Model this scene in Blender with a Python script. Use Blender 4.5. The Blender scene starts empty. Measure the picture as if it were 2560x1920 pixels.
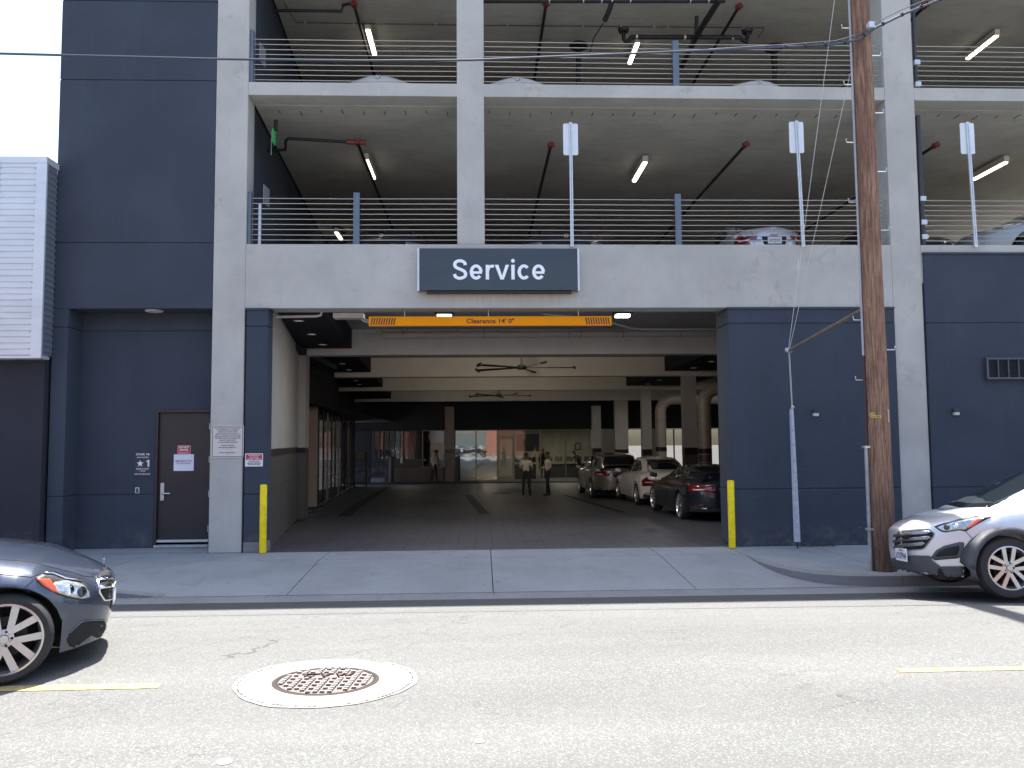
import bpy, bmesh, math, random
from mathutils import Vector, Matrix
from mathutils.bvhtree import BVHTree
random.seed(7)
R = math.radians
scene = bpy.context.scene
COL = scene.collection

# ------------------------------------------------------------------ camera
cam_d = bpy.data.cameras.new('camera'); cam = bpy.data.objects.new('camera', cam_d); COL.objects.link(cam)
cam_d.sensor_width = 36.0; cam_d.lens = 2050.0 / 2560.0 * 36.0; cam_d.clip_end = 2000; cam_d.clip_start = 0.05
_p, _y, _r = R(4.0), R(2.2), R(0.45)
fw = Vector((math.sin(_y) * math.cos(_p), math.cos(_y) * math.cos(_p), math.sin(_p)))
r0 = Vector((math.cos(_y), -math.sin(_y), 0)); u0 = r0.cross(fw)
rr = r0 * math.cos(_r) - u0 * math.sin(_r); uu = u0 * math.cos(_r) + r0 * math.sin(_r)
M = Matrix((rr, uu, -fw)).transposed().to_4x4(); M.translation = Vector((0, -13.85, 1.8)); cam.matrix_world = M
scene.camera = cam

# ------------------------------------------------------------------ world, sun, exposure
SUN_EL = R(74.0)
w = bpy.data.worlds.new('World'); scene.world = w; w.use_nodes = True
nt = w.node_tree; bg = nt.nodes['Background']
sky = nt.nodes.new('ShaderNodeTexSky'); sky.sky_type = 'NISHITA'; sky.sun_disc = False
sky.sun_elevation = SUN_EL; sky.sun_rotation = R(2.0); sky.air_density = 1.0; sky.dust_density = 2.6; sky.ozone_density = 1.0
nt.links.new(sky.outputs[0], bg.inputs[0]); bg.inputs[1].default_value = 0.13
sun_d = bpy.data.lights.new('sun', 'SUN'); sun = bpy.data.objects.new('sun', sun_d); COL.objects.link(sun)
sun_d.energy = 5.0; sun_d.angle = R(0.5); sun_d.color = (1.0, 0.97, 0.925)
sun.rotation_euler = (-(R(90) - SUN_EL), 0, R(-2.0))
scene.view_settings.view_transform = 'Standard'; scene.view_settings.look = 'None'
scene.view_settings.gamma = 1.0; scene.view_settings.use_curve_mapping = False
scene.view_settings.exposure = 1.75

# ------------------------------------------------------------------ materials
def nodes(m):
    m.use_nodes = True
    t = m.node_tree
    return t, t.nodes['Principled BSDF']
def N(t, typ, **k):
    n = t.nodes.new(typ)
    for a, b in k.items(): setattr(n, a, b)
    return n
MC = {}
def mat(name, col, rough=0.6, metal=0.0, var=0.0, scale=3.0, bump=0.0, bscale=40.0, spec=None, coat=0.0, emit=None, es=0.0, stretch=(1, 1, 1), alpha=None, rvar=0.0, detail=6):
    if name in MC: return MC[name]
    m = bpy.data.materials.new(name); t, p = nodes(m); L = t.links
    c = (col[0], col[1], col[2], 1)
    p.inputs['Base Color'].default_value = c; p.inputs['Roughness'].default_value = rough; p.inputs['Metallic'].default_value = metal
    if spec is not None: p.inputs['Specular IOR Level'].default_value = spec
    if coat: p.inputs['Coat Weight'].default_value = coat; p.inputs['Coat Roughness'].default_value = 0.03
    if emit: p.inputs['Emission Color'].default_value = (*emit, 1); p.inputs['Emission Strength'].default_value = es
    tc = N(t, 'ShaderNodeTexCoord'); mp = N(t, 'ShaderNodeMapping'); mp.inputs['Scale'].default_value = stretch
    L.new(tc.outputs['Object'], mp.inputs[0])
    if var:
        n = N(t, 'ShaderNodeTexNoise'); n.inputs['Scale'].default_value = scale; n.inputs['Detail'].default_value = detail; n.inputs['Roughness'].default_value = 0.65
        L.new(mp.outputs[0], n.inputs['Vector'])
        cr = N(t, 'ShaderNodeValToRGB'); cr.color_ramp.elements[0].position = 0.3; cr.color_ramp.elements[1].position = 0.7
        cr.color_ramp.elements[0].color = (*[x * (1 - var) for x in col], 1); cr.color_ramp.elements[1].color = (*[min(1, x * (1 + var)) for x in col], 1)
        L.new(n.outputs[0], cr.inputs[0]); L.new(cr.outputs[0], p.inputs['Base Color'])
        if rvar:
            mr = N(t, 'ShaderNodeMapRange'); mr.inputs[3].default_value = rough - rvar; mr.inputs[4].default_value = rough + rvar
            L.new(n.outputs[0], mr.inputs[0]); L.new(mr.outputs[0], p.inputs['Roughness'])
    if bump:
        b = N(t, 'ShaderNodeTexNoise'); b.inputs['Scale'].default_value = bscale; b.inputs['Detail'].default_value = 4
        L.new(mp.outputs[0], b.inputs['Vector'])
        bp = N(t, 'ShaderNodeBump'); bp.inputs['Strength'].default_value = bump; bp.inputs['Distance'].default_value = 0.01
        L.new(b.outputs[0], bp.inputs['Height']); L.new(bp.outputs[0], p.inputs['Normal'])
    MC[name] = m
    return m

def mathn(t, op, a, b=None, c=None, clamp=False):
    n = N(t, 'ShaderNodeMath'); n.operation = op; n.use_clamp = clamp
    for i, v in enumerate((a, b, c)):
        if v is None: continue
        if isinstance(v, (int, float)): n.inputs[i].default_value = v
        else: t.links.new(v, n.inputs[i])
    return n.outputs[0]
def noise(t, vec, scale, detail=5, rough=0.6, stretch=None, ofs=None):
    if stretch or ofs:
        mp = N(t, 'ShaderNodeMapping')
        if stretch: mp.inputs['Scale'].default_value = stretch
        if ofs: mp.inputs['Location'].default_value = ofs
        t.links.new(vec, mp.inputs[0]); vec = mp.outputs[0]
    n = N(t, 'ShaderNodeTexNoise'); n.inputs['Scale'].default_value = scale; n.inputs['Detail'].default_value = detail; n.inputs['Roughness'].default_value = rough
    t.links.new(vec, n.inputs['Vector']); return n.outputs[0]
def rng(t, v, a, b, c=0.0, d=1.0, smooth=True):
    n = N(t, 'ShaderNodeMapRange'); n.interpolation_type = 'SMOOTHSTEP' if smooth else 'LINEAR'
    n.inputs[1].default_value = a; n.inputs[2].default_value = b; n.inputs[3].default_value = c; n.inputs[4].default_value = d
    t.links.new(v, n.inputs[0]); return n.outputs[0]
def mixc(t, f, a, b, mode='MIX'):
    n = N(t, 'ShaderNodeMix'); n.data_type = 'RGBA'; n.blend_type = mode
    if isinstance(f, (int, float)): n.inputs[0].default_value = f
    else: t.links.new(f, n.inputs[0])
    for i, v in ((6, a), (7, b)):
        if isinstance(v, tuple): n.inputs[i].default_value = (*v, 1)
        else: t.links.new(v, n.inputs[i])
    return n.outputs[2]
def bumpn(t, h, strength, dist, p):
    bp = N(t, 'ShaderNodeBump'); bp.inputs['Strength'].default_value = strength; bp.inputs['Distance'].default_value = dist
    t.links.new(h, bp.inputs['Height']); t.links.new(bp.outputs[0], p.inputs['Normal'])

def concrete_mat(name, base, stain=False, floor=False, ceil=False):
    m = bpy.data.materials.new(name); t, p = nodes(m)
    ge = N(t, 'ShaderNodeNewGeometry'); v = ge.outputs['Position']
    big = noise(t, v, 0.9, 4, 0.6); mid = noise(t, v, 5.0, 6, 0.7); fine = noise(t, v, 60, 3, 0.7)
    c = mixc(t, rng(t, big, 0.3, 0.7), tuple(x * 0.88 for x in base), tuple(x * 1.08 for x in base))
    c = mixc(t, rng(t, mid, 0.56, 0.78, 0, 0.5), c, tuple(x * 0.6 for x in base))
    sm = noise(t, v, 1.9, 7, 0.75, ofs=(9, 3, 5)); c = mixc(t, rng(t, sm, 0.57, 0.70, 0, 0.45), c, tuple(x * 0.58 for x in base))
    pal = noise(t, v, 2.6, 6, 0.7, ofs=(1, 8, 2)); c = mixc(t, rng(t, pal, 0.58, 0.75, 0, 0.35), c, tuple(min(1, x * 1.28) for x in base))
    c = mixc(t, rng(t, fine, 0.4, 0.8, 0, 0.25), c, tuple(x * 0.8 for x in base))
    if not floor:   # run marks down the face, pour lines, little bug holes
        st = noise(t, v, 3.0, 4, 0.6, stretch=(4.5, 4.5, 0.22))
        c = mixc(t, rng(t, st, 0.55, 0.8, 0, 0.3), c, tuple(x * 0.72 for x in base))
        st2 = noise(t, v, 9.0, 2, 0.5, stretch=(3.0, 3.0, 0.1), ofs=(3, 7, 1))
        c = mixc(t, rng(t, st2, 0.68, 0.8, 0, 0.22), c, tuple(min(1, x * 1.3) for x in base))
        vo = N(t, 'ShaderNodeTexVoronoi'); vo.inputs['Scale'].default_value = 7.0; t.links.new(v, vo.inputs['Vector'])
        c = mixc(t, rng(t, vo.outputs[0], 0.035, 0.06, 0.7, 0), c, tuple(x * 0.35 for x in base))
    else:
        sp = noise(t, v, 1.6, 3, 0.5, stretch=(1, 2.4, 1)); c = mixc(t, rng(t, sp, 0.6, 0.75, 0, 0.3), c, tuple(x * 0.78 for x in base))
        ti = noise(t, v, 2.0, 5, 0.7, stretch=(2.6, 0.35, 1), ofs=(2, 0, 0)); c = mixc(t, rng(t, ti, 0.54, 0.72, 0, 0.32), c, tuple(x * 0.6 for x in base))
        dk = noise(t, v, 3.3, 6, 0.75, stretch=(0.7, 2.2, 1), ofs=(7, 1, 0)); c = mixc(t, rng(t, dk, 0.66, 0.74, 0, 0.4), c, tuple(x * 0.5 for x in base))
        gum = N(t, 'ShaderNodeTexVoronoi'); gum.inputs['Scale'].default_value = 2.3; t.links.new(v, gum.inputs['Vector'])
        c = mixc(t, rng(t, gum.outputs[0], 0.04, 0.07, 0.65, 0), c, tuple(x * 0.45 for x in base))
    if ceil:        # plank and pour marks running along the deck
        pk = noise(t, v, 2.2, 6, 0.7, stretch=(0.5, 4.0, 1)); c = mixc(t, rng(t, pk, 0.5, 0.72, 0, 0.5), c, tuple(x * 0.55 for x in base))
        pl = noise(t, v, 1.1, 5, 0.7, stretch=(0.6, 1.8, 1), ofs=(4, 4, 0)); c = mixc(t, rng(t, pl, 0.5, 0.7, 0, 0.45), c, (base[0] * 1.15, base[1] * 1.15, base[2] * 0.95))
    if stain:       # rust run-off below the sign
        sx = N(t, 'ShaderNodeSeparateXYZ'); t.links.new(v, sx.inputs[0])
        a = rng(t, sx.outputs[0], -1.2, -0.5); b = rng(t, sx.outputs[0], 1.2, 1.75, 1, 0)
        zt = rng(t, sx.outputs[2], 4.05, 4.36, 0.25, 1); zc = rng(t, sx.outputs[2], 4.38, 4.42, 1, 0)
        s = noise(t, v, 4.0, 3, 0.6, stretch=(3.0, 1, 0.12))
        k = mathn(t, 'MULTIPLY', mathn(t, 'MULTIPLY', a, b), mathn(t, 'MULTIPLY', zt, zc)); k = mathn(t, 'MULTIPLY', k, rng(t, s, 0.3, 0.75, 0.15, 0.75))
        c = mixc(t, k, c, (base[0] * 0.85, base[1] * 0.62, base[2] * 0.42))
    t.links.new(c, p.inputs['Base Color']); p.inputs['Roughness'].default_value = 0.85
    h = mathn(t, 'ADD', mathn(t, 'MULTIPLY', mid, 0.6), mathn(t, 'MULTIPLY', fine, 0.5)); bumpn(t, h, 0.25, 0.008, p)
    MC[name] = m; return m
def stucco_mat(name, base):
    m = bpy.data.materials.new(name); t, p = nodes(m)
    ge = N(t, 'ShaderNodeNewGeometry'); v = ge.outputs['Position']
    big = noise(t, v, 0.8, 5, 0.6); fine = noise(t, v, 130, 3, 0.8); st = noise(t, v, 2.2, 4, 0.6, stretch=(3, 3, 0.3))
    c = mixc(t, rng(t, big, 0.3, 0.7), tuple(x * 0.9 for x in base), tuple(x * 1.1 for x in base))
    c = mixc(t, rng(t, st, 0.55, 0.8, 0, 0.4), c, tuple(x * 1.4 for x in base))
    wsh = noise(t, v, 1.6, 5, 0.7, stretch=(5, 5, 0.18), ofs=(3, 3, 1)); c = mixc(t, rng(t, wsh, 0.6, 0.75, 0, 0.3), c, tuple(x * 0.6 for x in base))
    sx = N(t, 'ShaderNodeSeparateXYZ'); t.links.new(v, sx.inputs[0]); spl = noise(t, v, 5, 5, 0.7)
    c = mixc(t, mathn(t, 'MULTIPLY', rng(t, sx.outputs[2], 0.02, 0.5, 0.8, 0.0), rng(t, spl, 0.4, 0.75)), c, (0.16, 0.155, 0.15))
    scf = noise(t, v, 12, 3, 0.6, stretch=(0.35, 1, 1.6), ofs=(5, 0, 2)); c = mixc(t, mathn(t, 'MULTIPLY', rng(t, sx.outputs[2], 1.0, 2.2, 0.5, 0.0), rng(t, scf, 0.68, 0.74)), c, (0.13, 0.14, 0.16))
    c = mixc(t, rng(t, fine, 0.35, 0.7, 0, 0.35), c, tuple(x * 0.6 for x in base))
    t.links.new(c, p.inputs['Base Color']); p.inputs['Roughness'].default_value = 0.9; p.inputs['Specular IOR Level'].default_value = 0.3
    bumpn(t, fine, 0.5, 0.006, p); MC[name] = m; return m
def asphalt_mat():
    m = bpy.data.materials.new('worn_asphalt'); t, p = nodes(m)
    ge = N(t, 'ShaderNodeNewGeometry'); v = ge.outputs['Position']
    b = (0.105, 0.104, 0.098)
    big = noise(t, v, 0.5, 5, 0.6, stretch=(0.5, 1.6, 1)); mid = noise(t, v, 9.0, 4, 0.7)
    vo = N(t, 'ShaderNodeTexVoronoi'); vo.inputs['Scale'].default_value = 105.0; t.links.new(v, vo.inputs['Vector'])
    sc = N(t, 'ShaderNodeSeparateColor'); t.links.new(vo.outputs['Color'], sc.inputs[0])
    c = mixc(t, rng(t, big, 0.3, 0.7), tuple(x * 0.88 for x in b), tuple(x * 1.1 for x in b))
    c = mixc(t, rng(t, mid, 0.45, 0.75, 0, 0.25), c, tuple(x * 0.75 for x in b))
    c = mixc(t, rng(t, sc.outputs[0], 0.60, 0.98, 0, 0.5), c, (0.22, 0.235, 0.215))
    c = mixc(t, rng(t, sc.outputs[1], 0.66, 0.95, 0, 0.4), c, (0.055, 0.055, 0.055))
    lane = noise(t, v, 1.0, 3, 0.5, stretch=(0.05, 1.7, 1)); c = mixc(t, rng(t, lane, 0.35, 0.65, 0, 0.26), c, (0.07, 0.07, 0.068))
    ol = N(t, 'ShaderNodeTexVoronoi'); ol.inputs['Scale'].default_value = 1.15; t.links.new(v, ol.inputs['Vector']); on = noise(t, v, 14, 4, 0.7)
    od = mathn(t, 'ADD', ol.outputs[0], mathn(t, 'MULTIPLY', on, 0.05)); c = mixc(t, rng(t, od, 0.06, 0.085, 0.3, 0), c, (0.03, 0.03, 0.03))
    # cracks, in patches only
    wob = noise(t, v, 2.4, 5, 0.65); cm = N(t, 'ShaderNodeCombineXYZ'); t.links.new(wob, cm.inputs[0]); t.links.new(wob, cm.inputs[1])
    va = N(t, 'ShaderNodeVectorMath'); va.operation = 'ADD'; t.links.new(v, va.inputs[0]); t.links.new(cm.outputs[0], va.inputs[1])
    mp = N(t, 'ShaderNodeMapping'); mp.inputs['Scale'].default_value = (0.75, 1.5, 1); t.links.new(va.outputs[0], mp.inputs[0])
    ve = N(t, 'ShaderNodeTexVoronoi'); ve.feature = 'DISTANCE_TO_EDGE'; ve.inputs['Scale'].default_value = 1.0; t.links.new(mp.outputs[0], ve.inputs['Vector'])
    mask = noise(t, v, 0.55, 3, 0.5, ofs=(4.3, 1.2, 0)); sx = N(t, 'ShaderNodeSeparateXYZ'); t.links.new(v, sx.inputs[0])
    left = rng(t, sx.outputs[0], -2.2, 0.8, 0.2, 0.0); left2 = rng(t, sx.outputs[1], -6.9, -6.0, 0.0, 0.09)
    mk = mathn(t, 'ADD', mask, mathn(t, 'ADD', left, left2)); k = mathn(t, 'MULTIPLY', rng(t, ve.outputs[0], 0.001, 0.006, 0.55, 0.0), rng(t, mk, 0.56, 0.66))
    c = mixc(t, k, c, (0.018, 0.017, 0.016))
    # building's shade beside the gutter, deepened in the asphalt colour
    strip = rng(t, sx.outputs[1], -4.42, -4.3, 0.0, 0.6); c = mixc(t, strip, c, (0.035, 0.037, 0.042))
    t.links.new(c, p.inputs['Base Color']); p.inputs['Roughness'].default_value = 0.88
    h = mathn(t, 'ADD', sc.outputs[2], mathn(t, 'MULTIPLY', k, -2.0)); bumpn(t, h, 0.35, 0.006, p); MC['asphalt'] = m; return m
def wood_mat():
    m = bpy.data.materials.new('pole_wood'); t, p = nodes(m)
    ge = N(t, 'ShaderNodeNewGeometry'); v = ge.outputs['Position']; b = (0.27, 0.135, 0.082)
    g = noise(t, v, 8.0, 6, 0.7, stretch=(5, 5, 0.35)); g2 = noise(t, v, 26, 4, 0.7, stretch=(3, 3, 0.25)); big = noise(t, v, 1.4, 4, 0.6, stretch=(1, 1, 0.4))
    c = mixc(t, rng(t, g, 0.32, 0.68), tuple(x * 0.5 for x in b), (0.46, 0.27, 0.18))
    c = mixc(t, rng(t, big, 0.4, 0.7, 0, 0.6), c, (0.16, 0.08, 0.05))
    c = mixc(t, rng(t, g2, 0.6, 0.72, 0, 0.85), c, (0.035, 0.022, 0.018))
    sx = N(t, 'ShaderNodeSeparateXYZ'); t.links.new(v, sx.inputs[0])
    c = mixc(t, rng(t, sx.outputs[2], 0.0, 1.6, 0.62, 0.0), c, (0.05, 0.03, 0.022))       # creosote-dark butt
    ch = N(t, 'ShaderNodeTexVoronoi'); ch.inputs['Scale'].default_value = 16.0; mp = N(t, 'ShaderNodeMapping'); mp.inputs['Scale'].default_value = (1, 1, 0.3); t.links.new(v, mp.inputs[0]); t.links.new(mp.outputs[0], ch.inputs['Vector'])
    c = mixc(t, rng(t, ch.outputs[0], 0.06, 0.1, 0.7, 0.0), c, (0.42, 0.33, 0.25))
    t.links.new(c, p.inputs['Base Color']); p.inputs['Roughness'].default_value = 0.85
    h = mathn(t, 'ADD', g, g2); bumpn(t, h, 0.9, 0.03, p); MC['wood'] = m; return m
def brick_mat():
    m = bpy.data.materials.new('red_brick'); t, p = nodes(m)
    tc = N(t, 'ShaderNodeTexCoord'); mp = N(t, 'ShaderNodeMapping'); mp.inputs['Rotation'].default_value = (R(90), 0, 0); t.links.new(tc.outputs['Object'], mp.inputs[0])
    br = N(t, 'ShaderNodeTexBrick'); br.inputs['Color1'].default_value = (0.42, 0.14, 0.075, 1); br.inputs['Color2'].default_value = (0.33, 0.1, 0.055, 1); br.inputs['Mortar'].default_value = (0.32, 0.27, 0.22, 1)
    br.inputs['Scale'].default_value = 1.0; br.inputs['Brick Width'].default_value = 0.22; br.inputs['Row Height'].default_value = 0.075; br.inputs['Mortar Size'].default_value = 0.009
    t.links.new(mp.outputs[0], br.inputs['Vector']); t.links.new(br.outputs[0], p.inputs['Base Color']); p.inputs['Roughness'].default_value = 0.9
    MC['brick'] = m; return m
def paint_mat(name, col, metal=0.35, rough=0.38):
    m = bpy.data.materials.new(name); t, p = nodes(m)
    ge = N(t, 'ShaderNodeNewGeometry'); n = noise(t, ge.outputs['Position'], 3.0, 5, 0.65)
    fl = noise(t, ge.outputs['Position'], 900, 1, 0.5)
    c = mixc(t, rng(t, n, 0.45, 0.8, 0, 0.10), col, (0.3, 0.29, 0.26))
    c = mixc(t, rng(t, fl, 0.4, 0.7, 0, 0.2), c, tuple(min(1, x * 1.5) for x in col))
    t.links.new(c, p.inputs['Base Color']); p.inputs['Metallic'].default_value = metal; p.inputs['Roughness'].default_value = rough
    p.inputs['Coat Weight'].default_value = 1.0; p.inputs['Coat Roughness'].default_value = 0.03
    MC[name] = m; return m
def glass_mat(name, tint, mirror=0.35, rough=0.02):
    m = bpy.data.materials.new(name); t, p = nodes(m); L = t.links
    out = t.nodes['Material Output']; tr = N(t, 'ShaderNodeBsdfTransparent'); tr.inputs[0].default_value = (*tint, 1)
    gl = N(t, 'ShaderNodeBsdfGlossy'); gl.inputs['Roughness'].default_value = rough; gl.inputs[0].default_value = (0.95, 0.95, 0.95, 1)
    lw = N(t, 'ShaderNodeLayerWeight'); lw.inputs[0].default_value = 0.3
    ge = N(t, 'ShaderNodeNewGeometry'); n = noise(t, ge.outputs['Position'], 1.3, 2, 0.5)
    bp = N(t, 'ShaderNodeBump'); bp.inputs['Strength'].default_value = 0.05; bp.inputs['Distance'].default_value = 0.05; L.new(n, bp.inputs['Height']); L.new(bp.outputs[0], gl.inputs['Normal'])
    f = mathn(t, 'ADD', mirror, mathn(t, 'MULTIPLY', lw.outputs['Fresnel'], 0.6), clamp=True)
    mx = N(t, 'ShaderNodeMixShader'); L.new(f, mx.inputs[0]); L.new(tr.outputs[0], mx.inputs[1]); L.new(gl.outputs[0], mx.inputs[2]); L.new(mx.outputs[0], out.inputs[0])
    t.nodes.remove(p); MC[name] = m; return m

concrete = concrete_mat('board_formed_concrete', (0.445, 0.435, 0.395)); beam_conc = concrete_mat('stained_concrete', (0.445, 0.435, 0.395), stain=True)
ceil_conc = concrete_mat('soffit_concrete', (0.47, 0.455, 0.395), ceil=True); walk_conc = concrete_mat('sidewalk_concrete', (0.235, 0.25, 0.26), floor=True)
kerb_conc = concrete_mat('kerb_concrete', (0.205, 0.21, 0.215), floor=True); rough_conc = concrete_mat('rough_footing', (0.2, 0.195, 0.2))
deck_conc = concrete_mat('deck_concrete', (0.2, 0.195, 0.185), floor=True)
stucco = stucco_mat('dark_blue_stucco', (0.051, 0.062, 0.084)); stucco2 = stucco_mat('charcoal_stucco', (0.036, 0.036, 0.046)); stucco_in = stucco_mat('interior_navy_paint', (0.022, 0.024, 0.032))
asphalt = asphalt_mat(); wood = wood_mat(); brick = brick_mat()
steel_post = mat('grey_painted_steel', (0.115, 0.145, 0.19), 0.5, 0.2, var=0.1, scale=2)
cable_m = mat('stainless_cable', (0.42, 0.41, 0.38), 0.4, 0.8)
galv = mat('galvanised_steel', (0.55, 0.58, 0.6), 0.4, 0.75, var=0.15, scale=8, rvar=0.1)
alu = mat('aluminium_sheet', (0.62, 0.64, 0.66), 0.42, 0.35, var=0.08, scale=1.2, stretch=(1, 1, 4))
alu_dark = mat('aluminium_trim', (0.5, 0.53, 0.58), 0.4, 0.3)
yellow = mat('yellow_paint', (1.0, 0.68, 0.015), 0.6, 0, spec=.25, var=0.22, scale=9, bump=0.1, bscale=30)
orange = mat('orange_sign_paint', (0.86, 0.30, 0.003), 0.7, 0, spec=.15, var=0.05, scale=1.5)
maroon = mat('maroon_lettering', (0.10, 0.018, 0.01), 0.5)
white = mat('white_print', (0.8, 0.8, 0.8), 0.5); beamwhite = mat('white_painted_beam', (0.66, 0.64, 0.6), 0.6, 0, var=0.06, scale=1.5); whitewall = mat('white_painted_wall', (0.43, 0.43, 0.43), 0.6, 0, var=0.08, scale=1.5)
black = mat('black_print', (0.02, 0.02, 0.022), 0.5); red = mat('red_print', (0.45, 0.03, 0.04), 0.45)
redpipe = mat('red_coupling', (0.15, 0.022, 0.018), 0.4); iron = mat('black_iron_pipe', (0.025, 0.025, 0.028), 0.5, 0.3, var=0.2, scale=10)
door_m = mat('bronze_door_paint', (0.032, 0.029, 0.032), 0.45, 0.1, var=0.12, scale=1.5); pvc = mat('white_painted_pipe', (0.52, 0.5, 0.46), 0.5, 0, var=0.08, scale=6)
lampglow = mat('lit_diffuser', (1, 1, 1), 0.5, emit=(1.0, 0.88, 0.68), es=1.6); fixture = mat('fixture_housing', (0.6, 0.57, 0.52), 0.5)
lampwhite = mat('lit_lens', (1, 1, 1), 0.5, emit=(1.0, 0.95, 0.85), es=5.0)
rubber = mat('tyre_rubber', (0.022, 0.022, 0.024), 0.75, 0, var=0.25, scale=20, bump=0.2, bscale=60); plastic = mat('dark_plastic', (0.028, 0.03, 0.035), 0.55, 0, var=0.2, scale=14, bump=0.05, bscale=200)
chrome = mat('chrome', (0.75, 0.76, 0.78), 0.12, 1.0); rim_m = mat('alloy_rim', (0.55, 0.55, 0.56), 0.25, 0.85, var=0.1, scale=10); dark_in = mat('dark_recess', (0.008, 0.008, 0.009), 0.8)
tglass = mat('car_glass', (0.012, 0.016, 0.018), 0.04, 0.0, spec=0.6, coat=0.5); lens = mat('headlamp_lens', (0.42, 0.45, 0.48), 0.08, 0.6, coat=1.0, var=0.5, scale=22)
amber = mat('amber_reflector', (0.55, 0.07, 0.02), 0.2, coat=1.0); taillens = mat('tail_lamp_red', (0.17, 0.006, 0.01), 0.15, coat=1.0); taillit = mat('tail_lamp_lit', (0.4, 0.01, 0.015), 0.2, emit=(1, 0.05, 0.04), es=0.10)
plate_w = mat('plate_white', (0.75, 0.75, 0.76), 0.4); paper = mat('paper_notice', (0.72, 0.76, 0.82), 0.6); navy = mat('navy_sign', (0.03, 0.036, 0.055), 0.4)
floor_tile = mat('charcoal_floor_tile', (0.066, 0.067, 0.082), 0.48, 0, var=0.16, scale=1.2, rvar=0.1); grout = mat('dark_grout', (0.03, 0.03, 0.032), 0.8)

# ------------------------------------------------------------------ mesh building
class MB:
    def __init__(s): s.v = []; s.f = []; s.mi = []; s.cur = 0
    def add(s, vs, fs):
        o = len(s.v); s.v += [tuple(x) for x in vs]; s.f += [tuple(i + o for i in f) for f in fs]; s.mi += [s.cur] * len(fs); return s
    def box(s, x0, x1, y0, y1, z0, z1):
        x0, x1 = sorted((x0, x1)); y0, y1 = sorted((y0, y1)); z0, z1 = sorted((z0, z1))
        return s.add([(x0, y0, z0), (x1, y0, z0), (x1, y1, z0), (x0, y1, z0), (x0, y0, z1), (x1, y0, z1), (x1, y1, z1), (x0, y1, z1)],
                     [(0, 3, 2, 1), (4, 5, 6, 7), (0, 1, 5, 4), (1, 2, 6, 5), (2, 3, 7, 6), (3, 0, 4, 7)])
    def hexa(s, p): return s.add(p, [(0, 3, 2, 1), (4, 5, 6, 7), (0, 1, 5, 4), (1, 2, 6, 5), (2, 3, 7, 6), (3, 0, 4, 7)])
    def prism(s, poly, axis, a, b):     # poly in the two other axes, counter-clockwise or not
        n = len(poly); P = []
        for k in (a, b):
            for (u, v) in poly: P.append({'x': (k, u, v), 'y': (u, k, v), 'z': (u, v, k)}[axis])
        fs = [tuple(range(n)), tuple(range(2 * n - 1, n - 1, -1))] + [(i, i + n, (i + 1) % n + n, (i + 1) % n) for i in range(n)]
        return s.add(P, fs)
    def tube(s, pts, r, n=8, cap=True):
        pts = [Vector(p) for p in pts]; rs = r if isinstance(r, (list, tuple)) else [r] * len(pts); o = []; up = None
        for i, p in enumerate(pts):
            d = (pts[min(i + 1, len(pts) - 1)] - pts[max(i - 1, 0)]).normalized()
            if up is None: up = Vector((0, 0, 1)) if abs(d.z) < 0.9 else Vector((1, 0, 0))
            a = d.cross(up).normalized(); b = a.cross(d).normalized(); up = b
            o.append([p + (a * math.cos(2 * math.pi * k / n) + b * math.sin(2 * math.pi * k / n)) * rs[i] for k in range(n)])
        fs = []
        for i in range(len(pts) - 1):
            for k in range(n): fs.append((i * n + k, i * n + (k + 1) % n, (i + 1) * n + (k + 1) % n, (i + 1) * n + k))
        if cap: fs += [tuple(range(n - 1, -1, -1)), tuple((len(pts) - 1) * n + k for k in range(n))]
        return s.add([q for ring in o for q in ring], fs)
    def lathe(s, prof, axis='y', n=40, c=(0, 0, 0), closed=False):   # prof: (radius, along)
        P = []
        for (r, a) in prof:
            for k in range(n):
                t = 2 * math.pi * k / n; u, v = r * math.cos(t), r * math.sin(t)
                q = {'y': (u, a, v), 'z': (u, v, a), 'x': (a, u, v)}[axis]; P.append((q[0] + c[0], q[1] + c[1], q[2] + c[2]))
        m = len(prof); fs = []
        for i in range(m if closed else m - 1):
            j = (i + 1) % m
            for k in range(n): fs.append((i * n + k, i * n + (k + 1) % n, j * n + (k + 1) % n, j * n + k))
        return s.add(P, fs)
    def disc(s, c, r, axis='z', n=24, r2=None):
        P = []
        for k in range(n):
            t = 2 * math.pi * k / n; u, v = r * math.cos(t), (r2 or r) * math.sin(t)
            q = {'y': (u, 0, v), 'z': (u, v, 0), 'x': (0, u, v)}[axis]; P.append((q[0] + c[0], q[1] + c[1], q[2] + c[2]))
        return s.add(P, [tuple(range(n))])

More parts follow.
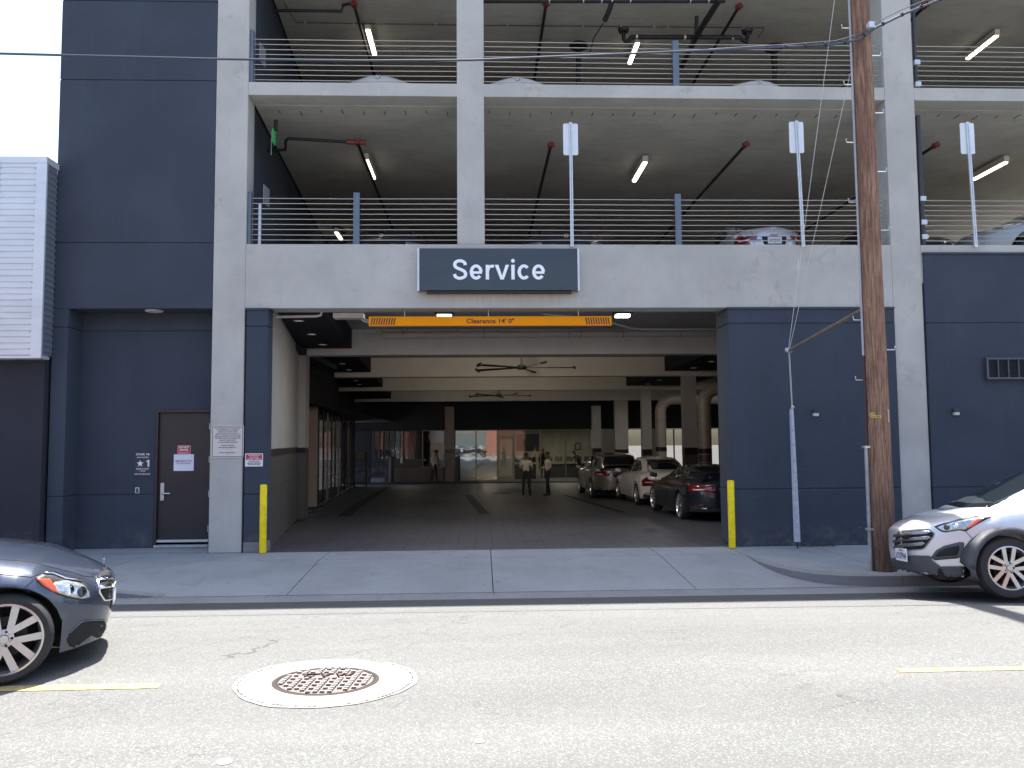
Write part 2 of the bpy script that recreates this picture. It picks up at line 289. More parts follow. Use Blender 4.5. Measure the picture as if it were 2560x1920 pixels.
WL = {}
def wloc(o): return WL.get(o.name, Vector((0, 0, 0))) if o else Vector((0, 0, 0))
def tag(o, label=None, cat=None, group=None, kind=None):
    if label: o['label'] = label
    if cat: o['category'] = cat
    if group: o['group'] = group
    if kind: o['kind'] = kind
    return o
def thing(name, label, cat, loc=(0, 0, 0), group=None, rz=0.0):
    o = bpy.data.objects.new(name, None); COL.objects.link(o); o.location = loc; o.rotation_euler[2] = rz; o.empty_display_size = 0.2
    WL[o.name] = Vector(loc); return tag(o, label, cat, group)
def link(name, me, parent=None, local=False):
    o = bpy.data.objects.new(name, me); COL.objects.link(o)
    if parent:
        o.parent = parent
        if not local: o.location = -wloc(parent)
    WL[o.name] = Vector((0, 0, 0)); return o
def obj(name, mb, m, parent=None, smooth=False, bevel=0.0, local=False, sharp=35, recalc=True, label=None):
    me = bpy.data.meshes.new(name); me.from_pydata(mb.v, [], mb.f)
    ms = m if isinstance(m, (list, tuple)) else [m]
    for x in ms: me.materials.append(x)
    if len(ms) > 1: me.polygons.foreach_set('material_index', mb.mi)
    if recalc:
        b = bmesh.new(); b.from_mesh(me); bmesh.ops.recalc_face_normals(b, faces=b.faces); b.to_mesh(me); b.free()
    if smooth:
        me.polygons.foreach_set('use_smooth', [True] * len(me.polygons)); me.set_sharp_from_angle(angle=R(sharp))
    me.update(); o = link(name, me, parent, local)
    if bevel:
        bm_ = o.modifiers.new('edge', 'BEVEL'); bm_.width = bevel; bm_.segments = 2; bm_.limit_method = 'ANGLE'
    if label: o['label'] = label
    return o
def box(name, x0, x1, y0, y1, z0, z1, m, parent=None, bevel=0.0, **k): return obj(name, MB().box(x0, x1, y0, y1, z0, z1), m, parent, bevel=bevel, **k)
def tubeo(name, pts, r, m, parent=None, n=8, **k): return obj(name, MB().tube(pts, r, n), m, parent, smooth=True, **k)
def dup(o, parent=None):
    c = o.copy(); COL.objects.link(c)
    if parent is not None: c.parent = parent
    for ch in list(o.children): dup(ch, c)
    return c

_dg = None
def textmesh(body, size, bold=0.0, extrude=0.001, align='CENTER', spacing=1.0, xscale=1.0):
    cu = bpy.data.curves.new('lettering', 'FONT'); cu.body = body; cu.size = size; cu.offset = bold * size; cu.extrude = extrude
    cu.align_x = align; cu.align_y = 'CENTER'; cu.space_character = spacing; cu.resolution_u = 3
    o = bpy.data.objects.new('lettering', cu); COL.objects.link(o); dg = bpy.context.evaluated_depsgraph_get()
    me = bpy.data.meshes.new_from_object(o.evaluated_get(dg)); bpy.data.objects.remove(o); bpy.data.curves.remove(cu)
    for v in me.vertices: v.co.x *= xscale
    return me
def text(body, x, y, z, size, m, parent, bold=0.0, width=None, extrude=0.001, rz=0.0, name='lettering', local=False, height=None, rx=90.0, tilt=0.0):
    me = textmesh(body, size, bold, extrude)
    if not me.vertices: return None
    xs = [v.co.x for v in me.vertices]; ys = [v.co.y for v in me.vertices]
    cx, cy = (min(xs) + max(xs)) / 2, (min(ys) + max(ys)) / 2; sx = width / (max(xs) - min(xs)) if width else 1.0; sy = height / (max(ys) - min(ys)) if height else 1.0
    T = Matrix.Translation((x, y, z)) @ Matrix.Rotation(rz, 4, 'Z') @ Matrix.Rotation(R(rx), 4, 'X') @ Matrix.Rotation(tilt, 4, 'Z') @ Matrix.Diagonal((sx, sy, 1, 1)) @ Matrix.Translation((-cx, -cy, 0))
    me.transform(T); me.materials.append(m); return link(name, me, parent, local)

# ================================================================== GROUND
def lerp(tab, x):
    if x <= tab[0][0]: return tab[0][1]
    for (a, p), (b, q) in zip(tab, tab[1:]):
        if x <= b: return p + (q - p) * (x - a) / (b - a)
    return tab[-1][1]
ROAD = [(-13.0, -.33), (-12.2, -.32), (-11.0, -.26), (-9.5, -.155), (-8.4, -.068), (-7.6, -.006), (-7.0, .026), (-6.4, .034), (-5.8, .025), (-5.0, -.01), (-4.2, -.09), (-3.5, -.155)]
def zr(y): return lerp(ROAD, y)
g = MB(); g.add([(-400, -400, -.9), (400, -400, -.9), (400, 400, -.9), (-400, 400, -.9)], [(0, 1, 2, 3)])
tag(obj('ground', g, deck_conc), kind='structure')
g = MB(); ys = [p[0] for p in ROAD]; xs = [-90, -40, -20, -10, 0, 10, 20, 40, 90]
g.add([(x, y, zr(y)) for y in ys for x in xs], [(j * 9 + i, j * 9 + i + 1, (j + 1) * 9 + i + 1, (j + 1) * 9 + i) for j in range(len(ys) - 1) for i in range(8)])
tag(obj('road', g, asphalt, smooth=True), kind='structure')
gut = box('gutter', -90, 90, -3.5, -3.08, -.4, -.15, kerb_conc); tag(gut, kind='structure')
tag(box('sidewalk_near_side', -90, 90, -17.5, -13.0, -.5, -.05, walk_conc), kind='structure')

def zwalk(x, y):      # the driveway apron dips to the gutter, with a flare on its left
    full = -0.145 * max(0, min(1, (-0.9 - y) / 2.2)); side = -0.02
    cut = lerp([(0, -5.5), (1, -5.5)], 0); a = -5.55 + 0.0 * cut; b = -4.1
    t = max(0, min(1, (x - a) / (b - a))); base = 0.06 if (y > 0.1) else 0
    return side * (1 - t) + full * t if y < -0.9 else side * (1 - t) * max(0, min(1, -y / .9))
def slab(x0, x1, y0, y1, parent, name='paving_slab', nx=8, ny=5, m=None, gap=.006):
    x0 += gap; x1 -= gap; y0 += gap; y1 -= gap; V = []; F = []
    for j in range(ny + 1):
        for i in range(nx + 1):
            x = x0 + (x1 - x0) * i / nx; y = y0 + (y1 - y0) * j / ny; V.append((x, y, zwalk(x, y)))
    for j in range(ny):
        for i in range(nx): a = j * (nx + 1) + i; F.append((a, a + 1, a + nx + 2, a + nx + 1))
    rim = [i for i in range(nx + 1)] + [j * (nx + 1) + nx for j in range(1, ny + 1)] + [ny * (nx + 1) + i for i in range(nx - 1, -1, -1)] + [j * (nx + 1) for j in range(ny - 1, 0, -1)]
    o = len(V); V += [(V[k][0], V[k][1], V[k][2] - .28) for k in rim]
    for k in range(len(rim)): k2 = (k + 1) % len(rim); F.append((rim[k], o + k, o + k2, rim[k2]))
    mb = MB(); mb.add(V, F); return obj(name, mb, m or walk_conc, parent)
sw = box('sidewalk', -90, 90, -3.08, 0.0, -.6, -.2, grout); tag(sw, kind='structure')
cuts = [-30, -20, -12, -9, -7.2, -5.5, -2.5, .15, 2.8, 5.7]
for a, b in zip(cuts, cuts[1:]):
    slab(a, b, -3.08, -.9, sw, nx=12 if a > -8 else 4); slab(a, b if b < 5 else 4.12, -.9, 0.0, sw)
# right-hand sidewalk with the curved kerb return
kp = [(4.12, -1.35), (4.13, -1.8), (4.18, -2.2), (4.30, -2.55), (4.48, -2.82), (4.75, -3.0), (5.1, -3.07), (5.55, -3.08)]
ki = [(4.27, -1.35), (4.28, -1.8), (4.33, -2.14), (4.43, -2.44), (4.6, -2.68), (4.83, -2.85), (5.13, -2.92), (5.55, -2.93)]
def kerb(outer, inner, rise):
    V = []; n = len(outer)
    for k in range(n):
        z = rise[k]; V += [(outer[k][0], outer[k][1], -.3), (outer[k][0], outer[k][1], z - .015), (outer[k][0] + (inner[k][0] - outer[k][0]) * .12, outer[k][1] + (inner[k][1] - outer[k][1]) * .12, z), (inner[k][0], inner[k][1], z), (inner[k][0], inner[k][1], -.3)]
    F = [(k * 5 + j, (k + 1) * 5 + j, (k + 1) * 5 + (j + 1) % 5, k * 5 + (j + 1) % 5) for k in range(n - 1) for j in range(5)] + [(0, 1, 2, 3, 4), tuple((n - 1) * 5 + j for j in (4, 3, 2, 1, 0))]
    mb = MB(); mb.add(V, F); return mb
kb = thing('kerb', None, None); kb['kind'] = 'structure'; del kb['kind']
tag(kb, kind='structure')
obj('kerb_stone', kerb(kp, ki, [-.0, .004, .004, .004, .004, .004, .004, .004]), kerb_conc, kb, smooth=True, sharp=50)
for a, b in ((5.56, 8.6), (8.61, 11.6), (11.61, 14.6), (14.61, 40)):
    obj('kerb_stone', kerb([(a, -3.08), (b, -3.08)], [(a, -2.93), (b, -2.93)], [.004, .004]), kerb_conc, kb)
obj('kerb_stone', kerb([(-30, -3.08), (-5.5, -3.08), (-4.7, -3.08), (-4.05, -3.08)], [(-30, -2.93), (-5.5, -2.93), (-4.7, -2.93), (-4.05, -2.93)], [-.012, -.012, -.06, -.135]), kerb_conc, kb)
mb = MB(); mb.prism(ki + [(5.55, -.9 + .9), (4.13, 0), (4.13, -1.35)], 'z', -.3, 0.0); obj('paving_slab', mb, walk_conc, sw)
for a, b in ((5.56, 8.6), (8.61, 11.6), (11.61, 14.6), (14.61, 40)): box('paving_slab', a, b, -2.925, 0, -.3, 0.0, walk_conc, sw)

# yellow lane dashes, manhole
def roadsheet(poly_fn, name, m, dz=.004):
    pass
yl = mat('worn_yellow_line', (0.34, 0.27, 0.11), 0.8, 0, var=0.4, scale=14)
def dash(x0, x1, y0, y1, label):
    mb = MB(); n = 24; V = []; rnd = random.Random(int(x0 * 10))
    for i in range(n + 1):
        x = x0 + (x1 - x0) * i / n; e = rnd.uniform(-.007, .007)
        V += [(x, y0 + e, zr(y0) + .004), (x, y1 - e, zr(y1) + .004)]
    mb.add(V, [(2 * i, 2 * i + 2, 2 * i + 3, 2 * i + 1) for i in range(n)]); return tag(obj('lane_marking', mb, yl), label, 'road marking', 'yellow centre line dashes')
dash(-6.2, -2.40, -7.55, -7.44, 'faded yellow lane dash running out under the dark sedan')
dash(3.22, 7.4, -7.51, -7.43, 'faded yellow lane dash at right, on the sunny road before the silver SUV')
mhx, mhy = -1.18, -7.46
mhole = thing('manhole', 'round iron manhole cover with raised studs in a pale concrete collar', 'manhole', (mhx, mhy, .01))
collar_m = mat('pale_collar_concrete', (0.205, 0.20, 0.19), 0.9, 0, var=0.2, scale=11, bump=0.2, bscale=60)
def ringmesh(r0, r1, dz, n=72, wob=0.0, r1b=None):
    V = []; rnd = random.Random(3); ph = [rnd.uniform(0, 6.28) for _ in range(4)]
    for k in range(n):
        t = 2 * math.pi * k / n; e = 1 + wob * (math.sin(3 * t + ph[0]) + .6 * math.sin(7 * t + ph[1]) + .5 * math.sin(13 * t + ph[2]) + .5 * rnd.uniform(-1, 1))
        for r in (r0, r1 * e):
            x, y = mhx + r * math.cos(t), mhy + r * math.sin(t) * .76; V.append((x, y, zr(y) + dz))
    mb = MB(); mb.add(V, [(2 * k, 2 * k + 1, (2 * ((k + 1) % n)) + 1, 2 * ((k + 1) % n)) for k in range(n)]); return mb
obj('collar', ringmesh(.40, .685, .005, wob=.012), collar_m, mhole)
rk = MB(); rnd = random.Random(11)
for k in range(120):
    if rnd.random() < .45: continue
    t0, t1 = 2 * math.pi * k / 120, 2 * math.pi * (k + .8) / 120; q = []
    for (t_, r_) in ((t0, .645), (t1, .645 + rnd.uniform(-.006, .006)), (t1, .654), (t0, .655)): x, y = mhx + r_ * math.cos(t_), mhy + r_ * math.sin(t_) * .76; q.append((x, y, zr(y) + .009))
    rk.add(q, [(0, 1, 2, 3)])
obj('edge_crack', rk, mat('crack_shadow', (.06, .055, .05), .9), mhole)['kind'] = 'stuff'
ironc = mat('worn_cast_iron', (0.15, 0.12, 0.105), 0.65, 0.2, var=0.25, scale=12); irond = mat('dark_cast_iron', (0.035, 0.025, 0.02), 0.6, 0.4); ironl = mat('polished_stud_iron', (0.35, 0.34, 0.33), 0.45, 0.5)
obj('frame_ring', ringmesh(.372, .40, .007), irond, mhole)
obj('inner_gap', ringmesh(.355, .372, .0045), dark_in, mhole)
cv = MB(); n = 64; V = []
for k in range(n): t = 2 * math.pi * k / n; x, y = mhx + .355 * math.cos(t), mhy + .355 * math.sin(t) * .76; V.append((x, y, zr(y) + .006))
cv.add(V, [tuple(range(n))]); cover = obj('cover', cv, ironc, mhole)
st = MB(); sh = MB()
for i in range(-7, 8):
    for j in range(-7, 8):
        x = i * .052 + .012 * j * .4; y = j * .046
        if x * x + y * y > .335 ** 2: continue
        if abs(y - .10) < .05 and abs(x) < .2: continue
        if (i * 3 + j) % 2 and i % 2: continue
        X, Y = mhx + x, mhy + y * .76; z = zr(Y) + .006; sh.box(X - .017, X + .017, Y - .014, Y + .012, z, z + .004); st.box(X - .015, X + .017, Y - .008, Y + .011, z + .004, z + .013)
obj('stud_shadow_base', sh, irond, mhole); 
o = obj('stud', st, ironl, mhole); o['kind'] = 'stuff'
me = textmesh('C V W', .13, .02, .006); T = Matrix.Translation((mhx, mhy + .09, zr(mhy) + .018)); me.transform(T); me.materials.append(irond); link('cast_lettering', me, mhole)
for (x, y, r, l) in ((-1.54, -8.75, .045, 'small round white paint spot on the asphalt in front of the manhole'), (-.02, -8.55, .03, 'tiny pale paint speck on the asphalt right of the manhole')):
    mb = MB(); V = [(x + r * math.cos(a * .4488) * (1 + .1 * math.sin(a * 2)), y + r * .9 * math.sin(a * .4488), zr(y + r * .9 * math.sin(a * .4488)) + .005) for a in range(14)]; mb.add(V, [tuple(range(14))])
    tag(obj('paint_spot', mb, white), l, 'paint spot')

# ================================================================== PARKING GARAGE
G_ = thing('parking_garage', 'open concrete parking garage with drive-in service entrance on its ground floor', 'building', (0, 0, 0))
TOP = 14.8
def gp(name, *a, **k): return box(name, *a, G_ if len(a) < 8 else None, **k)
def part(name, x0, x1, y0, y1, z0, z1, m, bevel=0.0, parent=None): return box(name, x0, x1, y0, y1, z0, z1, m, parent or G_, bevel=bevel)
def stack(name, x0, x1, y0, y1, zs, m, gap=.012, inset=.02, bevel=.008, parent=None, back=None):
    """stucco wall cast in lifts: one panel per lift with a recessed reveal joint between"""
    for a, b in zip(zs, zs[1:]): part(name, x0, x1, y0, y1, a + (gap / 2 if a != zs[0] else 0), b - (gap / 2 if b != zs[-1] else 0), m, bevel, parent)
    part('joint_backing', x0 + inset, x1 - inset, y0 + inset, y1 - .002, zs[0] + .01, zs[-1] - .01, m, 0, parent)
part('column', -4.5, -3.96, 0, .42, 0.0, TOP, concrete, .012)
part('column', -.385, .085, 0.003, .45, 5.17, TOP, concrete, .012)
part('column', 7.17, 7.7, 0, .45, 0, TOP, concrete, .012)
part('column', 15.4, 15.93, 0, .45, 5.17, TOP, concrete, .012)
part('beam', -3.96, 7.17, .002, .45, 4.07, 5.17, beam_conc, .01)
part('beam', 7.7, 16.5, .002, .45, 4.5, 5.17, concrete, .01)
for z in (8.0, 10.82, 13.6):
    for a, b in ((-3.96, 7.17), (7.7, 15.4)): part('slab_edge', a, b, .006, .42, z - .23, z, concrete, .008)
part('parapet', -3.96, 15.4, .01, .3, 13.6, TOP, concrete)
for (a, b) in ((7.55, 7.78), (10.36, 10.6), (13.1, 13.38)):
    mb = MB(); mb.prism([(-3.955, .422), (15.39, .422), (15.39, 38), (-6.3, 38)], 'z', a + .21 if a > 7 else a, b + .2); obj('ceiling_slab', mb, ceil_conc, G_)
mb = MB(); mb.prism([(-3.94, .45), (16.5, .45), (16.5, 38), (-8.5, 38), (-8.5, 9), (-4.95, 8)], 'z', 4.74, 5.1); obj('ceiling_slab', mb, whitewall, G_)
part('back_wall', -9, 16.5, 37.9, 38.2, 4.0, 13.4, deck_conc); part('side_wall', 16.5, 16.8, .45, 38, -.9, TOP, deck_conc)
# skewed property-line wall on the upper decks
for za, zb in ((5.1, 7.76), (8.0, 10.57), (10.85, 13.3)):
    mb = MB(); mb.prism([(-3.99, .424), (-6.35, 37.8), (-6.6, 37.8), (-4.25, .424)], 'z', za, zb); obj('side_wall', mb, stucco, G_)
# interior piers far back on deck two and three (seen between the cables)
for (x, y, za, zb, m) in ((-4.0, 13.5, 5.1, 7.76, concrete), (-.55, 13.5, 5.1, 7.76, concrete), (5.7, 14.5, 5.1, 7.76, concrete), (11, 14.5, 5.1, 7.76, concrete), (4.6, 13.0, 8, 10.5, concrete), (-.2, 13.0, 8, 10.5, concrete)):
    part('column', x, x + .55, y, y + .55, za, zb, m)
# tie marks in the deck soffits
tk = MB()
for zc, k in ((7.757, 0), (10.567, 1)):
    for i in range(52):
        x = -3.6 + i * .378; y = .62 + .05 * math.sin(i * 1.7); tk.box(x - .006, x + .006, y, y + .16 + .05 * math.sin(i * 2.3), zc - .004, zc + .004)
o = obj('form_tie_marks', tk, mat('mark_black', (.04, .038, .03), .9), G_); o['kind'] = 'stuff'

# stucco-clad ground-floor walls
stack('wall_panel', 4.25, 7.165, -.035, .68, (0.004, .96, 3.79, 4.03), stucco)
part('coping', 4.235, 7.168, -.05, .69, 4.03, 4.072, stucco, .004)
stack('wall_panel', -3.92, -3.56, -.035, .28, (.18, .96, 3.76, 4.03), stucco); part('coping', -3.935, -3.545, -.05, .29, 4.03, 4.068, stucco, .004)
part('footing', -3.925, -3.555, -.03, .27, 0, .178, rough_conc, .01)
stack('wall_panel', 7.72, 16.5, -.035, .4, (.004, .96, 3.79, 4.99), stucco); part('coping', 7.71, 16.5, -.05, .41, 4.99, 5.03, stucco, .004)

# railings: stainless cables between steel posts
def railing(x0, x1, zs, posts, ztop, zbot, label, endplate=None, y=.1):
    t = tag(thing('cable_railing', label, 'railing', (x0, y, zbot)), None, None, 'cable railings of the upper decks')
    for z in zs: tubeo('cable', [(x0, y, z), ((x0 + x1) / 2, y, z - random.uniform(.002, .014)), (x1, y, z)], .0068, cable_m, t, n=6)
    for p in posts: part('post', p - .053, p + .053, y - .055, y - .012, zbot, ztop, steel_post, .004, t)
    return t
Z2 = [5.177] + [5.265 + .0905 * i for i in range(9)]; Z3 = [8.08 + .0905 * i for i in range(9)]
railing(-3.955, -.39, Z2, (-2.11,), 6.08, 5.17, 'cable railing of the lower open deck, left of the middle column')
railing(.09, 7.165, Z2, (3.45,), 6.08, 5.17, 'cable railing of the lower open deck between middle column and utility pole')
railing(7.705, 15.39, Z2, (11.3,), 6.08, 5.17, 'cable railing of the lower open deck right of the utility pole')
railing(-3.955, -.39, Z3, (), 8.85, 8.0, 'cable railing of the upper open deck, left of the middle column')
railing(.09, 7.165, Z3, (3.47,), 8.84, 8.0, 'cable railing of the upper open deck between middle column and utility pole')
railing(7.705, 15.39, Z3, (11.3,), 8.84, 8.0, 'cable railing of the upper open deck right of the utility pole')
for z0, h, l in ((5.17, .92, 'steel end plate holding the cables at the left end of the lower deck'), (8.0, .95, 'steel end plate holding the cables at the left end of the upper deck')):
    tag(box('end_plate', -3.95, -3.9, .05, .16, z0, z0 + h, steel_post), l, 'bracket')
tag(box('grey_channel_post', -3.80, -3.755, .16, .2, 5.172, 5.92, galv), 'slim pale steel channel at the left end of the lower deck railing', 'post')
for z0, l in ((5.93, 'small pale sign board turned edge-on at the left end of the lower deck'), (8.46, 'small pale sign board turned edge-on at the left end of the upper deck')):
    mb = MB(); x = -3.72 if z0 < 7 else -3.82; mb.prism([(x, .15), (x + .02, .45), (x + .03, .45), (x + .01, .15)], 'z', z0, z0 + .32); tag(obj('board', mb, mat('pale_board', (.2, .215, .23), .5)), l, 'sign')

# ------------------------------------------------------------------ drive-in bay (ground floor interior)
FL = lambda y: -.016 * max(0, y)
fl = MB(); tl = .305; nY = int(33 / tl); F_ = [] ; rnd = random.Random(5)
flr = tag(obj('garage_floor', MB().add([(-7.5, .0, -.006), (16.4, 0, -.006), (16.4, 34, FL(34) - .006), (-7.5, 34, FL(34) - .006)], [(0, 1, 2, 3)]), grout), kind='structure')
fdark = MB()
for j in range(nY):
    for i in range(int(13.6 / tl)):
        x0 = -5.6 + i * tl; y0 = .004 + j * tl
        if x0 > 4.2 and y0 < .5: continue
        if x0 < -3.7 - .1 * y0 - .3: continue
        e = rnd.uniform(-.0008, .0008); q = [(x0 + .0025, y0 + .0025), (x0 + tl - .0025, y0 + .0025), (x0 + tl - .0025, y0 + tl - .0025), (x0 + .0025, y0 + tl - .0025)]
        fl.add([(a, b, FL(b) + e) for a, b in q], [(0, 1, 2, 3)])
o = obj('floor_tile', fl, floor_tile, flr); o['kind'] = 'stuff'
strip_m = mat('dark_inlay_tile', (.014, .014, .016), .65)
def inlay(pts, wd, label):
    mb = MB(); V = []
    for k, (x, y) in enumerate(pts):
        V += [(x - wd / 2, y, FL(y) + .004), (x + wd / 2, y, FL(y) + .004)]
    mb.add(V, [(2 * k, 2 * k + 1, 2 * k + 3, 2 * k + 2) for k in range(len(pts) - 1)]); return tag(obj('floor_inlay', mb, strip_m), label, 'floor strip', 'dark lane strips in the tiled floor')
inlay([(-3.6, 8.0), (-3.9, 12), (-4.3, 20), (-4.7, 28)], .34, 'dark floor strip running back along the left side of the bay')
inlay([(.1, 8.2), (-.2, 13), (-.48, 18.7)], .3, 'short dark floor strip in the middle of the bay')
inlay([(3.8, 8.2), (3.5, 13), (3.2, 18)], .22, 'thin dark floor strip left of the parked cars')
tag(obj('floor_drain', MB().disc((.85, 19.8, FL(19.8) + .006), .42, 'z', 20), strip_m), 'dark round drain cover in the bay floor near the two men', 'drain')
# left wall: pale upper board, black band, grey tile dado
def wallprism(name, p, q, z0, z1, m, th=.2, zq0=None):
    nx, ny = -(q[1] - p[1]), q[0] - p[0]; l = math.hypot(nx, ny); nx, ny = nx / l * th, ny / l * th
    mb = MB(); a = zq0 if zq0 is not None else z0
    mb.hexa([(p[0], p[1], z0), (q[0], q[1], a), (q[0] + nx, q[1] + ny, a), (p[0] + nx, p[1] + ny, z0), (p[0], p[1], z1), (q[0], q[1], z1), (q[0] + nx, q[1] + ny, z1), (p[0] + nx, p[1] + ny, z1)])
    return obj(name, mb, m, G_)
dado = mat('grey_wall_tile', (.10, .10, .105), .35, 0, var=.12, scale=1.0); band = mat('black_tile_band', (.02, .02, .023), .3)
wallprism('wall_board', (-3.60, .29), (-4.70, 7.5), 1.70, 4.24, whitewall)
wallprism('tile_band', (-3.61, .29), (-4.71, 7.5), 1.56, 1.70, band)
for k in range(6):
    a, b = k / 6, (k + 1) / 6 - .002
    wallprism('wall_tile', (-3.60 - 1.10 * a, .29 + 7.21 * a), (-3.60 - 1.10 * b, .29 + 7.21 * b), -.12, .98, dado); wallprism('wall_tile', (-3.60 - 1.10 * a, .29 + 7.21 * a), (-3.60 - 1.10 * b, .29 + 7.21 * b), .985, 1.56, dado)
part('pilaster', -4.74, -4.52, 7.5, 7.95, 1.68, 4.07, whitewall); part('tile_band', -4.735, -4.525, 7.504, 7.946, 1.54, 1.68, band); part('wall_tile', -4.74, -4.52, 7.5, 7.95, -.3, 1.54, dado)
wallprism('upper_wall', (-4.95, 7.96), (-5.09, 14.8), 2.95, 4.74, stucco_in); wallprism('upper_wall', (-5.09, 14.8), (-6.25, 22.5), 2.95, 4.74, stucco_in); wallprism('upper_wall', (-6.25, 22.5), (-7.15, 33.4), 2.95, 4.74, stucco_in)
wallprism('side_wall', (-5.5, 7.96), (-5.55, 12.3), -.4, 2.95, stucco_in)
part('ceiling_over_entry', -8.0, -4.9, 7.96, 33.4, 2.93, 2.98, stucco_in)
# ceiling beams and dark dropped soffits
for (y, xl) in ((7.5, -4.70), (14.8, -5.08), (22.5, -6.3), (32.2, -7.1)): part('ceiling_beam', xl, 16.4, y, y + .42, 4.07, 4.745, beamwhite, .01)
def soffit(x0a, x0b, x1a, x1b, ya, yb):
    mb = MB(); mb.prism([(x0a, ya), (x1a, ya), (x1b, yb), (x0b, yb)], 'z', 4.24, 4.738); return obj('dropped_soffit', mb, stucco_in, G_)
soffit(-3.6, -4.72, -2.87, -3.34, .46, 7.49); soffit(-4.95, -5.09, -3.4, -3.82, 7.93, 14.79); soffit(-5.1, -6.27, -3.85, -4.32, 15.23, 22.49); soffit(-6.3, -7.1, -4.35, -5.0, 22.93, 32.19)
soffit(6.5, 6.5, 9.2, 9.2, 7.93, 14.79); soffit(6.5, 6.5, 9.2, 9.2, 15.23, 22.49)
dlm = mat('downlight_trim', (.42, .41, .4), .4); dll = mat('downlight_lens', (.8, .8, .75), .4, emit=(1, .92, .8), es=.05)
for i, (x, y) in enumerate(((-3.63, 2.57), (-3.79, 4.64), (-3.92, 6.6), (-4.27, 11.6), (-4.42, 13.8), (-4.9, 18.6), (-5.1, 20.8), (7.22, 13.6), (7.21, 11.4), (7.26, 21.4), (7.28, 19.2))):
    where = ('first dark soffit inside the entrance', 'first dark soffit inside the entrance', 'first dark soffit inside the entrance', 'second dark soffit on the left', 'second dark soffit on the left', 'third dark soffit on the left', 'third dark soffit on the left', 'nearer dark soffit above the cars', 'nearer dark soffit above the cars', 'farther dark soffit above the cars', 'farther dark soffit above the cars')[i]
    order = ('nearest of three', 'middle of three', 'farthest of three', 'nearer of two', 'farther of two', 'nearer of two', 'farther of two', 'farther of two', 'nearer of two', 'farther of two', 'nearer of two')[i]
    t = thing('downlight', f'small round recessed downlight, {order}, in the {where}', 'light', (x, y, 4.24), 'round downlights in the dark soffits')
    obj('trim', MB().lathe([(.075, -.004), (.11, -.008), (.11, 0), (.075, 0)], 'z', 20, (x, y, 4.24), True), dlm, t, smooth=True); obj('lens', MB().disc((x, y, 4.236), .075, 'z', 18), dll, t)
# columns with black band and tiled foot
def bandcol(x0, x1, y0, y1, zt, zb, zf, m=whitewall):
    part('pillar', x0, x1, y0, y1, zb, zt, m); part('tile_band', x0 - .004, x1 + .004, y0 - .004, y1 + .004, zb - .24, zb, band); part('pillar_tile', x0, x1, y0, y1, zf, zb - .24, dado)
bandcol(7.16, 7.62, 14.82, 15.2, 4.07, 1.53, -.3); bandcol(7.2, 7.62, 22.52, 22.9, 4.07, 1.4, -.42); bandcol(7.5, 8.24, 31.8, 32.19, 4.07, 1.3, -.6); bandcol(7.2, 7.62, 7.55, 7.9, 4.07, 1.6, -.2)
bandcol(6.38, 6.89, 33.0, 33.48, 3.8, 1.37, -.6); bandcol(-2.04, -1.52, 33.0, 33.48, 3.8, 1.37, -.6, mat('pillar_taupe', (.17, .15, .145), .6))
# back wall and its raised kerb
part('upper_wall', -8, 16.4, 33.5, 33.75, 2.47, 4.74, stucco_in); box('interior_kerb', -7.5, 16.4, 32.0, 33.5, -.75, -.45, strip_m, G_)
tilebr = mat('brown_low_wall_tile', (.10, .07, .06), .5, 0, var=.15, scale=2)
part('low_wall', -5.5, -1.5, 33.42, 33.6, -.46, .33, tilebr); part('low_wall_upper', -5.5, -3.36, 33.42, 33.6, .33, .8, mat('counter_face', (.05, .045, .045), .5))
part('wall_panel', 6.93, 8.4, 33.42, 33.6, -.5, 2.47, whitewall); part('wall_panel', 11.9, 13.0, 33.42, 33.6, -.5, 2.47, whitewall); part('wall_panel', 9.5, 10.35, 33.42, 33.6, -.5, 2.47, mat('dim_panel', (.25, .24, .22), .6)); part('wall_panel', 13.9, 16.4, 33.42, 33.6, -.5, 2.47, whitewall)
part('side_wall', -8.0, -6.3, 33.42, 33.6, -.5, 2.47, stucco_in)
# showroom behind the glazing
showwall = mat('olive_showroom_wall', (.30, .285, .235), .7, 0, var=.15, scale=.8)
part('showroom_wall', -3.3, 9.6, 39.5, 39.7, -.5, 2.7, showwall); part('showroom_wall', -8, -3.3, 39.5, 39.7, -.5, 2.7, stucco_in); part('showroom_ceiling', -8, 16.4, 33.8, 39.5, 2.6, 2.7, whitewall); part('showroom_floor', -8, 16.4, 33.6, 39.5, -.55, -.45, floor_tile)
part('showroom_partition', -3.3, -3.2, 34.2, 39.5, -.45, 2.6, stucco_in)
tag(box('poster', 2.05, 3.38, 33.9, 33.93, 1.22, 2.22, mat('navy_poster', (.02, .028, .045), .4, 0, var=.8, scale=2.2, stretch=(1, 1, 2))), 'large dark blue poster hanging inside the showroom window', 'poster')
t = thing('framed_picture', 'small dark framed picture on the pale showroom wall near the pillar', 'picture', (5.95, 39.4, 1.2)); box('frame', 6.1, 6.5, 39.44, 39.48, 1.2, 1.66, black, t); box('print', 6.17, 6.43, 39.43, 39.442, 1.27, 1.59, mat('pale_print', (.3, .3, .26), .6, 0, var=.5, scale=14), t)
